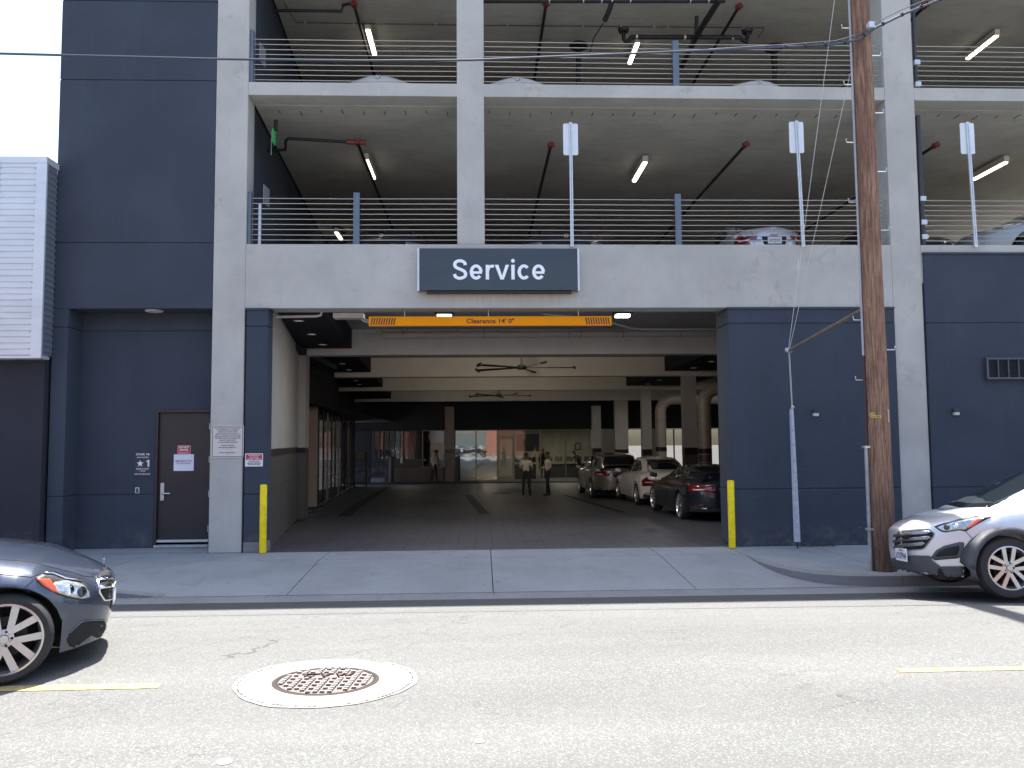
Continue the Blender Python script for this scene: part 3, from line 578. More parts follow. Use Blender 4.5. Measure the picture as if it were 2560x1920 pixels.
# glazing of the showroom
wg = glass_mat('mirror_tinted_glazing', (.30, .31, .30), .30); wg2 = glass_mat('tinted_glazing', (.35, .35, .33), .08); wclear = glass_mat('clear_glazing', (.72, .73, .7), .07); frame_m = mat('anodised_frame', (.24, .22, .2), .45, .3); fdk = mat('dark_frame', (.02, .02, .022), .45)
sf = thing('showroom_front', 'full width glass front of the showroom at the back of the bay', 'storefront', (0, 33.5, -.45))
def pane(x0, x1, z0, z1, g, fm):
    wdw = MB(); w_ = .035; wdw.box(x0, x0 + w_, 33.46, 33.54, z0, z1); wdw.box(x1 - w_, x1, 33.46, 33.54, z0, z1); wdw.box(x0 + w_, x1 - w_, 33.462, 33.538, z0, z0 + w_); wdw.box(x0 + w_, x1 - w_, 33.462, 33.538, z1 - w_, z1)
    f = obj('window', wdw, fm, sf); obj('pane', MB().add([(x0 + w_, 33.5, z0 + w_), (x1 - w_, 33.5, z0 + w_), (x1 - w_, 33.5, z1 - w_), (x0 + w_, 33.5, z1 - w_)], [(0, 1, 2, 3)]), g, f)
for a, b in ((-6.22, -5.5), (-5.5, -4.43), (-4.43, -3.35)): pane(a, b, .81, 2.46, wclear, fdk)
pane(-3.35, -2.06, .34, 2.46, wg, frame_m); pane(-1.48, -.28, -.43, 2.46, wg, frame_m); pane(-.28, .94, -.43, 2.46, wg, frame_m)
for a, b in ((1.92, 3.43), (3.43, 4.89), (4.89, 6.36)): pane(a, b, -.43, 2.46, wclear, frame_m)
for a, b in ((8.42, 9.45), (10.4, 11.2), (11.2, 11.85), (13.05, 13.85)): pane(a, b, -.43, 2.46, wg2, frame_m)
pane(.94, 1.92, 2.08, 2.46, wclear, frame_m)
dr = MB(); dr.box(.95, 1.07, 33.44, 33.52, -.44, 2.07); dr.box(1.79, 1.91, 33.44, 33.52, -.44, 2.07); dr.box(1.07, 1.79, 33.442, 33.518, 1.93, 2.07); dr.box(1.07, 1.79, 33.442, 33.518, -.44, -.2)
d = obj('door', dr, mat('pale_door_frame', (.30, .27, .24), .45, .2), sf); obj('pane', MB().add([(1.07, 33.48, -.2), (1.79, 33.48, -.2), (1.79, 33.48, 1.93), (1.07, 33.48, 1.93)], [(0, 1, 2, 3)]), wclear, d)
obj('handle', MB().tube([(1.15, 33.4, .45), (1.15, 33.4, .95)], .015), chrome, d, smooth=True)
# glass partition receding along the left wall
gp_ = thing('glass_partition', 'dark glass partition with slim mullions receding along the left wall', 'glass partition', (-5.4, 12.4, -.2))
pp = [(-5.32, 12.6), (-5.40, 13.7), (-5.46, 14.9), (-5.50, 15.9), (-5.54, 16.9), (-5.72, 18.7), (-5.9, 20.5), (-6.08, 22.3), (-6.28, 24.4), (-6.42, 26.2), (-6.5, 27.6), (-6.6, 29.4)]
for i, (x, y) in enumerate(pp): box('mullion', x - .025, x + .03, y - .03, y + .03, FL(y), 2.92, fdk if i % 3 else frame_m, gp_)
gp_dark = glass_mat('dark_partition_glass', (.08, .08, .085), .12)
for (a, b) in zip(pp, pp[1:]): obj('pane', MB().add([(a[0], a[1], FL(a[1])), (b[0], b[1], FL(b[1])), (b[0], b[1], 2.88), (a[0], a[1], 2.88)], [(0, 1, 2, 3)]), gp_dark, gp_)
mb = MB(); mb.tube([(p[0], p[1], 2.9) for p in pp], .03, 4); obj('top_rail', mb, fdk, gp_)
tag(box('wall_fin', -5.5, -5.17, 12.3, 12.42, -.19, 2.93, mat('warm_panel_laminate', (.40, .34, .30), .5)), 'tall pale laminate panel standing on end before the glass partition', 'panel')
# kiosk, bollards, post by the back wall
k = thing('equipment_rack', 'dim equipment rack with shelves at the far left of the bay', 'rack', (-6.1, 27.9, -.45))
for z in (-.25, .35, .95): box('shelf', -6.4, -5.75, 27.7, 28.1, z, z + .04, plastic, k)
for x in (-6.4, -5.79): box('rack_side', x, x + .04, 27.7, 28.1, -.44, 1.35, plastic, k)
box('box_on_rack', -6.3, -5.85, 27.72, 28.0, .99, 1.3, mat('dim_carton', (.12, .12, .14), .7), k)
for x, l in ((-5.03, 'dark padded bollard left of the low brown wall'), (-1.33, 'dark padded bollard beside the taupe pillar')):
    obj_ = obj('bollard', MB().lathe([(0, -.5), (.12, -.5), (.12, .9), (.09, .97), (0, .98)], 'z', 20, (x, 32.7, 0)), plastic, smooth=True); tag(obj_, l, 'bollard', 'dark bollards by the showroom')
t = thing('hand_sanitiser_stand', 'thin dark post with a small pale dispenser before the low wall', 'stand', (-4.46, 32.6, -.45)); tubeo('pole', [(-4.46, 32.6, -.45), (-4.46, 32.6, .75)], .02, iron, t); box('dispenser', -4.52, -4.4, 32.55, 32.65, .62, .9, galv, t)

# ------------------------------------------------------------------ stair tower at the left
TW = thing('stair_tower', 'tall blank dark blue stucco stair tower with recessed exit door', 'building', (-5.8, 0, 0))
stack('wall_panel', -7.13, -4.504, .0, .3, (4.07, 5.19, 8.01, 9.41, 12.2, 15.5), stucco, parent=TW)
stack('jamb_panel', -7.13, -6.87, .0, .52, (-.05, .95, 3.76, 4.069), stucco, parent=TW)
part('tower_body', -7.13, -4.504, .3, 12, 4.07, 15.5, stucco, 0, TW); part('side_wall', -7.13, -6.9, .52, 12, -.1, 4.07, stucco, 0, TW)
part('recess_panel', -6.87, -4.504, .5, .8, 3.766, 4.07, stucco, .004, TW)
obj('recess_panel', MB().prism([(-6.87, .956), (-5.60, .956), (-5.60, 2.40), (-4.62, 2.40), (-4.62, .04), (-4.504, .04), (-4.504, 3.754), (-6.87, 3.754)], 'y', .5, .8), stucco, TW)
part('recess_panel', -6.87, -5.60, .5, .8, .04, .944, stucco, .004, TW); part('joint_backing', -6.87, -5.62, .52, .79, .9, 1.0, stucco, 0, TW); part('joint_backing', -6.87, -4.51, .52, .79, 3.7, 3.8, stucco, 0, TW)
tag(slab(-6.87, -4.504, 0.0, .52, None, 'recess_floor'), kind='structure'); 
bpy.data.objects['recess_floor'].location.z = .035
mb = MB(); mb.box(-5.60, -5.55, .505, .62, .05, 2.40); mb.box(-4.67, -4.62, .505, .62, .05, 2.40); mb.box(-5.55, -4.67, .505, .62, 2.34, 2.40); obj('door_frame', mb, door_m, TW, bevel=.004)
door = box('door', -5.545, -4.675, .555, .60, .12, 2.335, door_m, TW, bevel=.003)
mb = MB(); mb.tube([(-5.44, .50, .955), (-5.32, .495, .955)], .011, 8); mb.tube([(-5.44, .555, .955), (-5.44, .50, .955)], .02, 10); obj('handle', mb, chrome, door, smooth=True)
box('lock_plate', -5.505, -5.44, .535, .556, .83, 1.135, mat('satin_nickel', (.62, .6, .56), .35, .5), door, bevel=.012)
for z in (2.1, 1.53, .94, .35): obj('hinge', MB().tube([(-4.68, .545, z - .055), (-4.68, .545, z + .055)], .012, 8), mat('satin_hinge', (.6, .6, .58), .35, .6), door, smooth=True)
box('threshold', -5.57, -4.66, .46, .56, .045, .085, galv, TW); box('kick_strip', -5.55, -4.68, .535, .556, .125, .165, alu, door)
t = thing('recess_light', 'shallow round ceiling light under the tower overhang', 'light', (-5.55, .2, 4.05)); obj('light_body', MB().lathe([(0, 4.04), (.12, 4.043), (.15, 4.055), (.15, 4.069), (0, 4.069)], 'z', 24, (-5.55, .22, 0)), fixture, t, smooth=True)

# ------------------------------------------------------------------ neighbour at far left
NB = thing('neighbour_building', 'low dark neighbour building carrying a silver corrugated metal box', 'building', (-12, 0, 0))
part('wall', -60, -7.17, -.12, 14, -.1, 6.2, stucco2, .01, NB)
part('metal_box_body', -60, -7.12, -.355, -.12, 3.24, 6.42, alu_dark, 0, NB)
pr = []; z = 3.26
while z < 6.36:
    pr += [(-.378, z), (-.378, z + .058), (-.362, z + .062), (-.362, z + .084)]; z += .1
mb = MB(); zz = pr; V = []; 
for (y, z) in zz: V += [(-60, y, z), (-7.27, y, z)]
mb.add(V, [(2 * i, 2 * i + 1, 2 * i + 3, 2 * i + 2) for i in range(len(zz) - 1)]); obj('corrugated_sheet', mb, alu, NB)
mb = MB(); V = []; pr2 = []; z = 3.26
while z < 6.36: pr2 += [(-7.118, z), (-7.118, z + .05), (-7.103, z + .06), (-7.103, z + .09)]; z += .1
for (x, z) in pr2: V += [(x, -.34, z), (x, -.02, z)]
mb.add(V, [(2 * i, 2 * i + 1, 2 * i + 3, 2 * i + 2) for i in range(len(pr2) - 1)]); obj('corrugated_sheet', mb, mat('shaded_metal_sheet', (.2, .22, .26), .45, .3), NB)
part('corner_trim', -7.27, -7.098, -.388, -.34, 3.215, 6.42, alu, .003, NB); part('cap_flashing', -60, -7.095, -.395, .0, 6.42, 6.53, alu, .004, NB); part('bottom_trim', -60, -7.1, -.386, -.12, 3.2, 3.24, alu, .003, NB)
mb = MB()
for i in range(12): z = 3.36 + i * .27; mb.tube([(-7.285, -.372, z), (-7.285, -.384, z)], .006, 6)
obj('screws', mb, plastic, NB)['kind'] = 'stuff'
part('sheet_seam', -7.86, -7.85, -.383, -.36, 3.25, 6.41, alu_dark, 0, NB)
part('roof', -60, -7.2, 0.0, 14, 6.2, 6.4, deck_conc, 0, NB)
t = thing('floor_box', 'small black utility box with a white label on the ground by the tower', 'utility box', (-6.95, -.1, 0)); box('case', -7.05, -6.86, -.22, -.05, -.01, .2, plastic, t, bevel=.02); box('label', -7.0, -6.96, -.226, -.221, .08, .15, white, t)

# ------------------------------------------------------------------ across the street behind the photographer
for (x0, x1, h, l) in ((-34, -4.2, 8.5, 'red brick building across the street, left block'), (.6, 7.5, 7.6, 'red brick building across the street, middle block'), (12, 40, 5.5, 'red brick building across the street, right block')):
    t = thing('brick_building', l, 'building', ((x0 + x1) / 2, -24, 0)); part('wall', x0, x1, -31, -24, -.05, h, brick, 0, t); part('cornice', x0 - .1, x1 + .1, -31.1, -23.85, h, h + .35, whitewall, 0, t)
    n = int((x1 - x0) / 3.2)
    for i in range(n):
        xc = x0 + (x1 - x0) * (i + .5) / n; f = box('window', xc - .65, xc + .65, -24.0, -23.96, 4.6, 6.4, fdk, t); box('sill', xc - .75, xc + .75, -23.99, -23.9, 4.48, 4.6, whitewall, f)
tag(box('lot', -90, 90, -60, -17.51, -.5, -.06, asphalt), kind='structure')
hill = MB(); V = []; nH = 60
for i in range(nH + 1):
    x = -400 + 800 * i / nH; h = 4.2 + 1.3 * math.sin(i * .4) + .6 * math.sin(i * 1.1 + 1); V += [(x, -260, -1), (x, -330, h), (x, -420, h * .8)]
hill.add(V, [(3 * i + a, 3 * i + 3 + a, 3 * i + 4 + a, 3 * i + 1 + a) for i in range(nH) for a in (0, 1)]); tag(obj('hills', hill, mat('dry_green_hill', (.035, .045, .04), .9, 0, var=.3, scale=.05), smooth=True), kind='structure')

# ================================================================== SERVICES ON THE DECKS
def linlight(x, y0, y1, z, label, tilt=0):
    t = thing('linear_light', label, 'light', (x, y0, z), 'linear fluorescent fixtures of the decks')
    box('housing', x - .06, x + .06, y0 - .04, y1 + .03, z, z + .13, fixture, t, bevel=.01)
    obj('diffuser', MB().prism([(x - .05, z), (x - .04, z - .03), (x, z - .042), (x + .04, z - .03), (x + .05, z)], 'y', y0, y1), lampglow, t)
for (x, y0, y1, z, l) in ((-2.33, 2.75, 3.92, 7.6, 'lit linear fixture under the lower deck ceiling, left of the middle column'), (3.46, 2.8, 4.02, 7.6, 'lit linear fixture under the lower deck ceiling, right of the first back-turned sign'), (11.1, 2.68, 3.8, 7.6, 'lit linear fixture under the lower deck ceiling at the right edge, behind the sign post'),
                          (-3.96, 8.6, 9.4, 7.6, 'far lit fixture peeping over the beam left of the dark parked car'), (3.3, 9.35, 10.0, 7.6, 'far lit fixture peeping over the beam near the first sign post'), (7.7, 9.1, 9.9, 7.6, 'far lit fixture peeping over the beam beside the utility pole'),
                          (-2.32, 2.85, 3.95, 10.42, 'lit linear fixture on the upper deck, left of the middle column'), (3.45, 3.3, 4.25, 10.42, 'lit linear fixture on the upper deck, left of the steel railing post'), (11.12, 2.8, 3.85, 10.42, 'lit linear fixture on the upper deck at the right edge')):
    linlight(x, y0, y1, z, l)
def pipe(x, y0, y1, z, label, elbow=None):
    t = thing('sprinkler_pipe', label, 'pipe', (x, y0, z), 'sprinkler pipes running back under the deck ceilings')
    tubeo('pipe', [(x, y0, z), (x - .02, (y0 + y1) / 2, z), (x, y1, z)], .032, iron, t)
    c = MB(); c.tube([(x, y0 - .03, z), (x, y0 + .1, z)], .055, 10); c.tube([(x - .07, y0 + .03, z), (x + .07, y0 + .03, z)], .035, 8); obj('coupling', c, redpipe, t, smooth=True)
    h = MB(); h.tube([(x, y0 + .05, z + .05), (x, y0 + .05, z + .25)], .008, 6); y = y0 + 3
    while y < y1: h.tube([(x, y, z + .03), (x, y, z + .22)], .006, 6); y += 3
    obj('hanger', h, galv, t)
for (x, y0, l) in ((-2.32, 1.46, 'left of the middle column'), (1.38, 1.55, 'right of the middle column'), (5.16, 1.46, 'behind the second back-turned sign'), (8.9, 1.43, 'right of the big right column')):
    pipe(x, y0, 24, 7.5, 'black sprinkler pipe on the lower deck ceiling, ' + l)
for (x, y0, l) in ((-2.45, 1.8, 'left of the middle column'), (1.33, 1.7, 'right of the middle column'), (5.18, 1.7, 'left of the utility pole'), (8.9, 1.56, 'right of the big right column')):
    pipe(x, y0, 22, 10.4, 'black sprinkler pipe on the upper deck ceiling, ' + l)
t = thing('branch_pipe', 'black branch pipe stepping from the left wall to the red fitting on the lower deck', 'pipe', (-3.6, 1.3, 7.5))
obj('pipe', MB().tube([(-4.1, 1.75, 7.42), (-3.72, 1.7, 7.42), (-3.66, 1.45, 7.5), (-3.6, 1.4, 7.53), (-2.38, 1.5, 7.5)], .03, 8), iron, t, smooth=True); obj('coupling', MB().tube([(-2.52, 1.48, 7.5), (-2.16, 1.5, 7.5)], .05, 8), redpipe, t, smooth=True)
t = thing('branch_pipe', 'black branch pipe from the left wall to the red fitting on the upper deck', 'pipe', (-3.6, 1.9, 10.4))
obj('pipe', MB().tube([(-4.05, 2.0, 10.35), (-2.72, 2.0, 10.35), (-2.68, 1.9, 10.42), (-2.5, 1.83, 10.42)], .03, 8), iron, t, smooth=True)
t = thing('ceiling_conduit', 'thin brown conduit with small clips crossing the whole upper deck ceiling', 'conduit', (0, 2.77, 10.5))
obj('pipe', MB().tube([(-3.95, .6, 10.5), (-3.78, 2.75, 10.5), (.1, 2.78, 10.5), (6.05, 2.74, 10.5), (6.06, 3.17, 10.5)], .011, 6), mat('rust_conduit', (.09, .06, .055), .6), t)
cl = MB()
for x in (-3.6, -2.6, -.9, .6, 2.2, 3.0, 3.7, 4.0, 4.6, 5.6): cl.box(x - .015, x + .015, 2.74, 2.8, 10.47, 10.53)
obj('clip', cl, galv, t)
t = thing('drain_pipe', 'black drain line with traps and a rising branch on the upper deck ceiling', 'pipe', (4.3, 2.4, 10.1))
P_ = MB(); P_.tube([(2.98, 2.42, 10.2), (2.99, 2.42, 10.06), (3.04, 2.42, 9.99), (3.1, 2.42, 10.04), (3.14, 2.42, 10.1), (5.4, 2.38, 10.1), (5.46, 2.38, 10.04), (5.53, 2.38, 10.0), (5.56, 2.38, 10.1), (5.56, 2.38, 10.2)], .045, 10)
P_.tube([(4.56, .95, 10.12), (4.5, 1.9, 10.1), (4.46, 2.45, 10.06), (4.43, 3.4, 9.95)], .06, 10); P_.tube([(4.46, 2.3, 10.08), (4.46, 2.2, 10.45)], .04, 8); obj('pipe', P_, iron, t, smooth=True)
P_ = MB()
for x in (2.98, 5.56): P_.lathe([(0, 10.2), (.10, 10.2), (.12, 10.26), (0, 10.26)], 'z', 16, (x, 2.4, 0))
obj('drain_cup', P_, iron, t, smooth=True)
P_ = MB()
for x in (3.25, 4.25, 5.25): P_.tube([(x - .02, 2.4, 10.1), (x + .02, 2.4, 10.1)], .06, 10)
obj('collar', P_, galv, t, smooth=True)
t = thing('header_pipe', 'black header pipe with pale collars across the top of the upper deck opening', 'pipe', (2.3, 1.22, 10.2))
P_ = MB(); P_.tube([(-.13, 1.28, 10.2), (4.72, 1.16, 10.2)], .045, 10); P_.tube([(2.55, 1.2, 10.18), (2.52, 1.3, 10.08), (2.45, 1.5, 9.95)], .05, 10); P_.tube([(2.43, 1.55, 9.93), (2.3, 2.0, 9.85), (2.28, 2.4, 9.75)], .012, 6); obj('pipe', P_, iron, t, smooth=True)
P_ = MB()
for x in (1.35, 2.0, 2.35, 2.55, 2.9, 4.05, 4.4): P_.tube([(x - .012, 1.25 - .02 * x, 10.2), (x + .012, 1.25 - .02 * x, 10.2)], .06, 10)
obj('collar', P_, galv, t, smooth=True)
for x, l in ((2.14, 'black floor-drain body hanging from the upper deck ceiling behind the cables, centre'), (6.4, 'black floor-drain body hanging from the upper deck ceiling left of the utility pole')):
    t = thing('hanging_floor_drain', l, 'drain', (x, 3.17, 10.3)); obj('bowl', MB().lathe([(0, 10.22), (.05, 10.22), (.07, 10.1), (.055, 9.7), (.05, 9.35), (0, 9.35)], 'z', 14, (x, 3.17, 0)), iron, t, smooth=True); obj('flange', MB().lathe([(0, 10.25), (.2, 10.25), (.2, 10.3), (0, 10.3)], 'z', 16, (x, 3.17, 0)), iron, t)
t = thing('exit_sign', 'green lit exit sign seen nearly edge-on under the lower deck ceiling at left', 'exit sign', (-3.68, .7, 7.4))
mb = MB(); mb.prism([(-3.70, .60), (-3.705, .80), (-3.685, .80), (-3.68, .60)], 'z', 7.17, 7.42); obj('face', mb, mat('exit_green', (.03, .2, .08), .4, emit=(.05, .8, .25), es=.04), t); tubeo('stem', [(-3.66, .7, 7.42), (-3.66, .7, 7.6)], .035, iron, t); 
t = thing('cable_dropper', 'thin pale rod hanging from the ceiling below the exit sign', 'rod'); tubeo('rod', [(-3.80, .95, 7.5), (-3.80, .95, 7.05)], .006, galv, t)
# back-turned street signs bolted to the lower railing
for x, zt, lean, l in ((1.58, 7.30, 0.0, 'back of a street sign on a perforated post, left one, beside the middle column'), (5.55, 7.36, .05, 'back of a street sign on a perforated post, between middle column and utility pole'), (8.61, 7.36, .05, 'back of a street sign on a perforated post, right of the big right column')):
    t = thing('street_sign', l, 'street sign', (x, -.06, 5.12), 'back-turned signs fixed along the lower deck')
    mb = MB(); mb.hexa([(x + lean - .027, -.06, 5.12), (x + lean + .027, -.06, 5.12), (x + lean + .027, -.03, 5.12), (x + lean - .027, -.03, 5.12), (x - .027, -.06, zt), (x + .027, -.06, zt), (x + .027, -.03, zt), (x - .027, -.03, zt)]); obj('post', mb, mat('pale_galvanised', (.58, .62, .65), .45, .3, var=.1, scale=6), t)
    hl = MB(); z = 5.16
    while z < zt - .03:
        xx = x + lean * (zt - z) / (zt - 5.12); hl.box(xx - .006, xx + .006, -.0625, -.0602, z, z + .013); z += .0265
    o = obj('post_holes', hl, dark_in, t); o['kind'] = 'stuff'
    pl = [(x - .128, zt - .55), (x - .108, zt - .57), (x + .108, zt - .57), (x + .128, zt - .55), (x + .128, zt - .03), (x + .108, zt - .01), (x - .108, zt - .01), (x - .128, zt - .03)]
    obj('plate', MB().prism(pl, 'y', -.028, -.024), mat('sign_back', (.66, .69, .72), .45, .1, var=.05, scale=3), t)
t = thing('drain_pipe', 'dark rain pipe with pale clamps on the right side of the big right column', 'pipe', (7.8, .04, 5.17))
tubeo('pipe', [(7.77, .04, 5.18), (7.77, .04, 7.5)], .045, plastic, t); tubeo('pipe', [(7.77, .04, 8.0), (7.77, .04, 10.6)], .03, plastic, t)
for z in (5.95, 5.53, 5.27, 8.42, 8.02): box('clamp', 7.735, 7.835, -.015, .06, z, z + .09, alu_dark, t, bevel=.01)

# ================================================================== FACADE SIGNS AND FITTINGS
sg = thing('service_sign', 'dark glossy box sign reading Service on the concrete beam', 'sign', (.33, -.15, 4.69))
face = bpy.data.materials.new('sign_face'); t_, p_ = nodes(face); p_.inputs['Base Color'].default_value = (.022, .026, .036, 1); p_.inputs['Roughness'].default_value = .12; p_.inputs['Specular IOR Level'].default_value = .55
ge = N(t_, 'ShaderNodeNewGeometry'); bumpn(t_, noise(t_, ge.outputs['Position'], 1.4, 1, .4, stretch=(1, 1, 1.5)), .10, .12, p_)
box('face_panel', -1.022, 1.655, -.165, -.02, 4.345, 5.06, face, sg, bevel=.004)
for x0 in (-1.052, 1.655): box('side_trim', x0, x0 + .03, -.17, -.004, 4.335, 5.06, alu, sg)
box('lower_rail', -.9, 1.55, -.11, -.004, 4.305, 4.344, plastic, sg)
def glyphs(strokes, m, parent, x0, z0, k, y):
    """flat letter strokes: each a centre line with a width, cut from thick sheet"""
    mb = MB()
    for n_, (pts, wd, kind) in enumerate(strokes):
        yy = y - .0004 * n_
        if kind == 'poly': P2 = [(x0 + a * k, z0 - b * k) for a, b in pts]; mb.prism(P2, 'y', yy - .006, yy); continue
        if kind == 'spline':
            q = []; pp_ = [pts[0]] + list(pts) + [pts[-1]]
            for i in range(1, len(pp_) - 2):
                for t_ in (0, .25, .5, .75):
                    a, b, c, d = pp_[i - 1], pp_[i], pp_[i + 1], pp_[i + 2]
                    q.append(tuple(.5 * (2 * b[u] + (c[u] - a[u]) * t_ + (2 * a[u] - 5 * b[u] + 4 * c[u] - d[u]) * t_ ** 2 + (3 * b[u] - a[u] - 3 * c[u] + d[u]) * t_ ** 3) for u in (0, 1)))
            pts = q + [pts[-1]]
        L_, R_ = [], []
        for i, p in enumerate(pts):
            a, b = pts[max(i - 1, 0)], pts[min(i + 1, len(pts) - 1)]; dx, dy = b[0] - a[0], b[1] - a[1]; l = math.hypot(dx, dy) or 1; nx, ny = -dy / l, dx / l; h = wd / 2 * (1 - .10 * abs(dx) / l)
            L_.append((p[0] + nx * h, p[1] + ny * h)); R_.append((p[0] - nx * h, p[1] - ny * h))
        V = []
        for a, b in zip(L_, R_): V += [(x0 + a[0] * k, yy - .006, z0 - a[1] * k), (x0 + b[0] * k, yy - .006, z0 - b[1] * k), (x0 + b[0] * k, yy, z0 - b[1] * k), (x0 + a[0] * k, yy, z0 - a[1] * k)]
        n = len(L_); mb.add(V, [(4 * i + j, 4 * i + 4 + j, 4 * i + 4 + (j + 1) % 4, 4 * i + (j + 1) % 4) for i in range(n - 1) for j in range(4)] + [(0, 1, 2, 3), (4 * n - 4, 4 * n - 3, 4 * n - 2, 4 * n - 1)])
    return obj('lettering', mb, m, parent)
def arc(cx, cy, rx, ry, a0, a1, n=22): return [(cx + rx * math.cos(R(a0 + (a1 - a0) * i / n)), cy - ry * math.sin(R(a0 + (a1 - a0) * i / n))) for i in range(n + 1)]
SW_ = 33
serv = [([(804, 345), (795, 318), (752, 302), (712, 315), (701, 343), (714, 368), (752, 386), (792, 406), (807, 434), (794, 464), (752, 477), (712, 466), (697, 436)], SW_, 'spline')]
for cx in (911, 1528): serv += [([(cx - 46, 420), (cx + 58, 420)], 27, 'line'), (arc(cx, 415, 47, 61, 2, 322), SW_, 'line')]
serv += [([(1022, 343), (1022, 490)], SW_, 'line'), ([(1024, 408), (1034, 376), (1058, 358), (1088, 358)], SW_ - 2, 'spline'), ([(1095, 343), (1131, 343), (1167, 452), (1203, 343), (1236, 343), (1184, 490), (1150, 490)], 0, 'poly'), ([(1275, 343), (1275, 490)], SW_, 'line'), (arc(1275, 303, 19, 19, 0, 360, 20)[:-1], 0, 'poly'), (arc(1384, 415, 47, 61, 42, 318), SW_, 'line')]
glyphs(serv, mat('sign_letters', (.85, .88, .92), .5), sg, .322 - 1137.5 / 585, 4.70 + 388 / 585, 1 / 585, -.1665)
cb = thing('clearance_bar', 'orange hanging height bar reading Clearance 14 feet 0 inches', 'sign', (.18, .2, 3.87))
box('bar', -1.912, 2.277, .185, .215, 3.785, 3.955, orange, cb, bevel=.003); box('lower_edge', -1.912, 2.277, .182, .2, 3.785, 3.80, maroon if False else mat('orange_edge', (.5, .17, .01), .5), cb)
text("Clearance 14' 0\"", .175, .182, 3.875, .12, maroon, cb, bold=.022, width=.825, height=.085)
for s, xs0 in ((1, -1.885), (-1, 2.25)):
    mb = MB()
    for i in range(10):
        x = xs0 + s * i * .043; mb.add([(x, .1835, 3.81), (x + s * .024, .1835, 3.81), (x + s * .050, .1835, 3.932), (x + s * .026, .1835, 3.932)], [(0, 1, 2, 3)])
    obj('hatch_stripes', mb, maroon, cb)
for x in (-1.3, .14, 1.7): tubeo('hanger', [(x, .2, 3.95), (x, .2, 4.08)], .006, galv, cb)
def board(name, x0, x1, z0, z1, y, m, label, cat='sign', r=.02):
    t = thing(name, label, cat, ((x0 + x1) / 2, y, z0)); pts = [(x0 + r, z0), (x1 - r, z0), (x1, z0 + r), (x1, z1 - r), (x1 - r, z1), (x0 + r, z1), (x0, z1 - r), (x0, z0 + r)]
    obj('plate', MB().prism(pts, 'y', y - .004, y), m, t); return t
t = board('parking_notice', -4.478, -3.945, 1.565, 2.11, -.006, mat('cream_sign', (.62, .58, .53), .5), 'cream notice about towing unauthorized vehicles on the left concrete column')
mb = MB()
x0, x1, z0, z1 = -4.462, -3.961, 1.581, 2.094
for q in ((x0, x1, z0, z0 + .008), (x0, x1, z1 - .008, z1), (x0, x0 + .008, z0 + .008, z1 - .008), (x1 - .008, x1, z0 + .008, z1 - .008)): mb.box(q[0], q[1], -.0118, -.0103, q[2], q[3])
obj('border', mb, black, t)
for i, (s, wd) in enumerate((('UNAUTHORIZED VEHICLES PARKED', .44), ('IN DESIGNATED ACCESSIBLE', .36), ('SPACES NOT DISPLAYING', .32), ('DISTINGUISHING PLACARDS OR', .39), ('SPECIAL LICENSE PLATES ISSUED', .43), ('FOR PERSONS WITH DISABILITIES', .42), ('WILL BE TOWED AWAY', .27), ("AT THE OWNER'S EXPENSE.", .33), ('TOWED VEHICLES', .22), ('MAY BE RECLAIMED AT', .29), ('_____________', .15), ('OR BY TELEPHONING', .26), ('______', .07))):
    z = (2.06, 2.027, 1.994, 1.96, 1.925, 1.89, 1.856, 1.822, 1.772, 1.737, 1.705, 1.65, 1.622)[i]
    text(s, -4.21, -.0112, z, .024, black, t, width=wd, height=.020 if '_' not in s else None, bold=.02, extrude=.0004)
t = board('camera_warning', -3.906, -3.615, 1.417, 1.633, -.042, plate_w, 'small red and white attention notice about security cameras on the dark pier', r=.006)
box('red_field', -3.892, -3.628, -.0475, -.0465, 1.525, 1.62, red, t)
for s, z, wd, m in (('ATTENTION', 1.602, .2, white), ('24 HOUR', 1.573, .15, white), ('SECURITY CAMERAS', 1.542, .22, white), ('ATENCION', 1.502, .19, black), ('CAMARAS DE SEGURIDAD', 1.474, .23, black), ('DURANTE LAS 24 HORAS', 1.45, .2, black)): text(s, -3.76, -.0482, z, .02, m, t, width=wd, height=.017, bold=.03, extrude=.0004)
t = board('stair_sign', -5.935, -5.652, 1.252, 1.658, .497, navy, 'dark stair sign with white star and number one beside the exit door', r=.004)
for s, z, wd, h in (('STAIR 1B', 1.628, .225, .034), ('ROOF ACCESS', 1.575, .19, .02), ('SERVES FLOORS', 1.38, .215, .022), ('1 - ROOF', 1.345, .11, .02), ('<EXIT ON THIS FLOOR>', 1.29, .27, .022)): text(s, -5.795, .492, z, .03, white, t, width=wd, height=h, bold=.02, extrude=.0005)
obj('numeral_one', MB().prism([(-5.708, 1.415), (-5.682, 1.415), (-5.682, 1.535), (-5.700, 1.535), (-5.708, 1.522), (-5.735, 1.514), (-5.735, 1.496), (-5.708, 1.500)], 'y', .490, .493), white, t)
mb = MB(); c = (-5.835, 1.47); mb.prism([(c[0] + (.062 if k % 2 == 0 else .025) * math.sin(k * math.pi / 5), c[1] + (.062 if k % 2 == 0 else .025) * math.cos(k * math.pi / 5)) for k in range(10)], 'y', .490, .493); obj('star', mb, white, t)
t = board('door_plate', -5.908, -5.841, .965, 1.066, .497, alu, 'small pale switch frame on the wall below the stair sign', 'switch plate', .008); box('insert', -5.894, -5.855, .491, .4935, .972, 1.05, navy, t)
t = board('do_not_enter_sign', -5.233, -5.003, 1.625, 1.779, .553, red, 'small red DO NOT ENTER sign on the dark exit door'); 
for q in ((-5.226, -5.010, 1.633, 1.637), (-5.226, -5.010, 1.767, 1.771), (-5.226, -5.222, 1.637, 1.767), (-5.014, -5.010, 1.637, 1.767), (-5.20, -5.035, 1.652, 1.656)): box('border_line', q[0], q[1], .5475, .549, q[2], q[3], white, t)
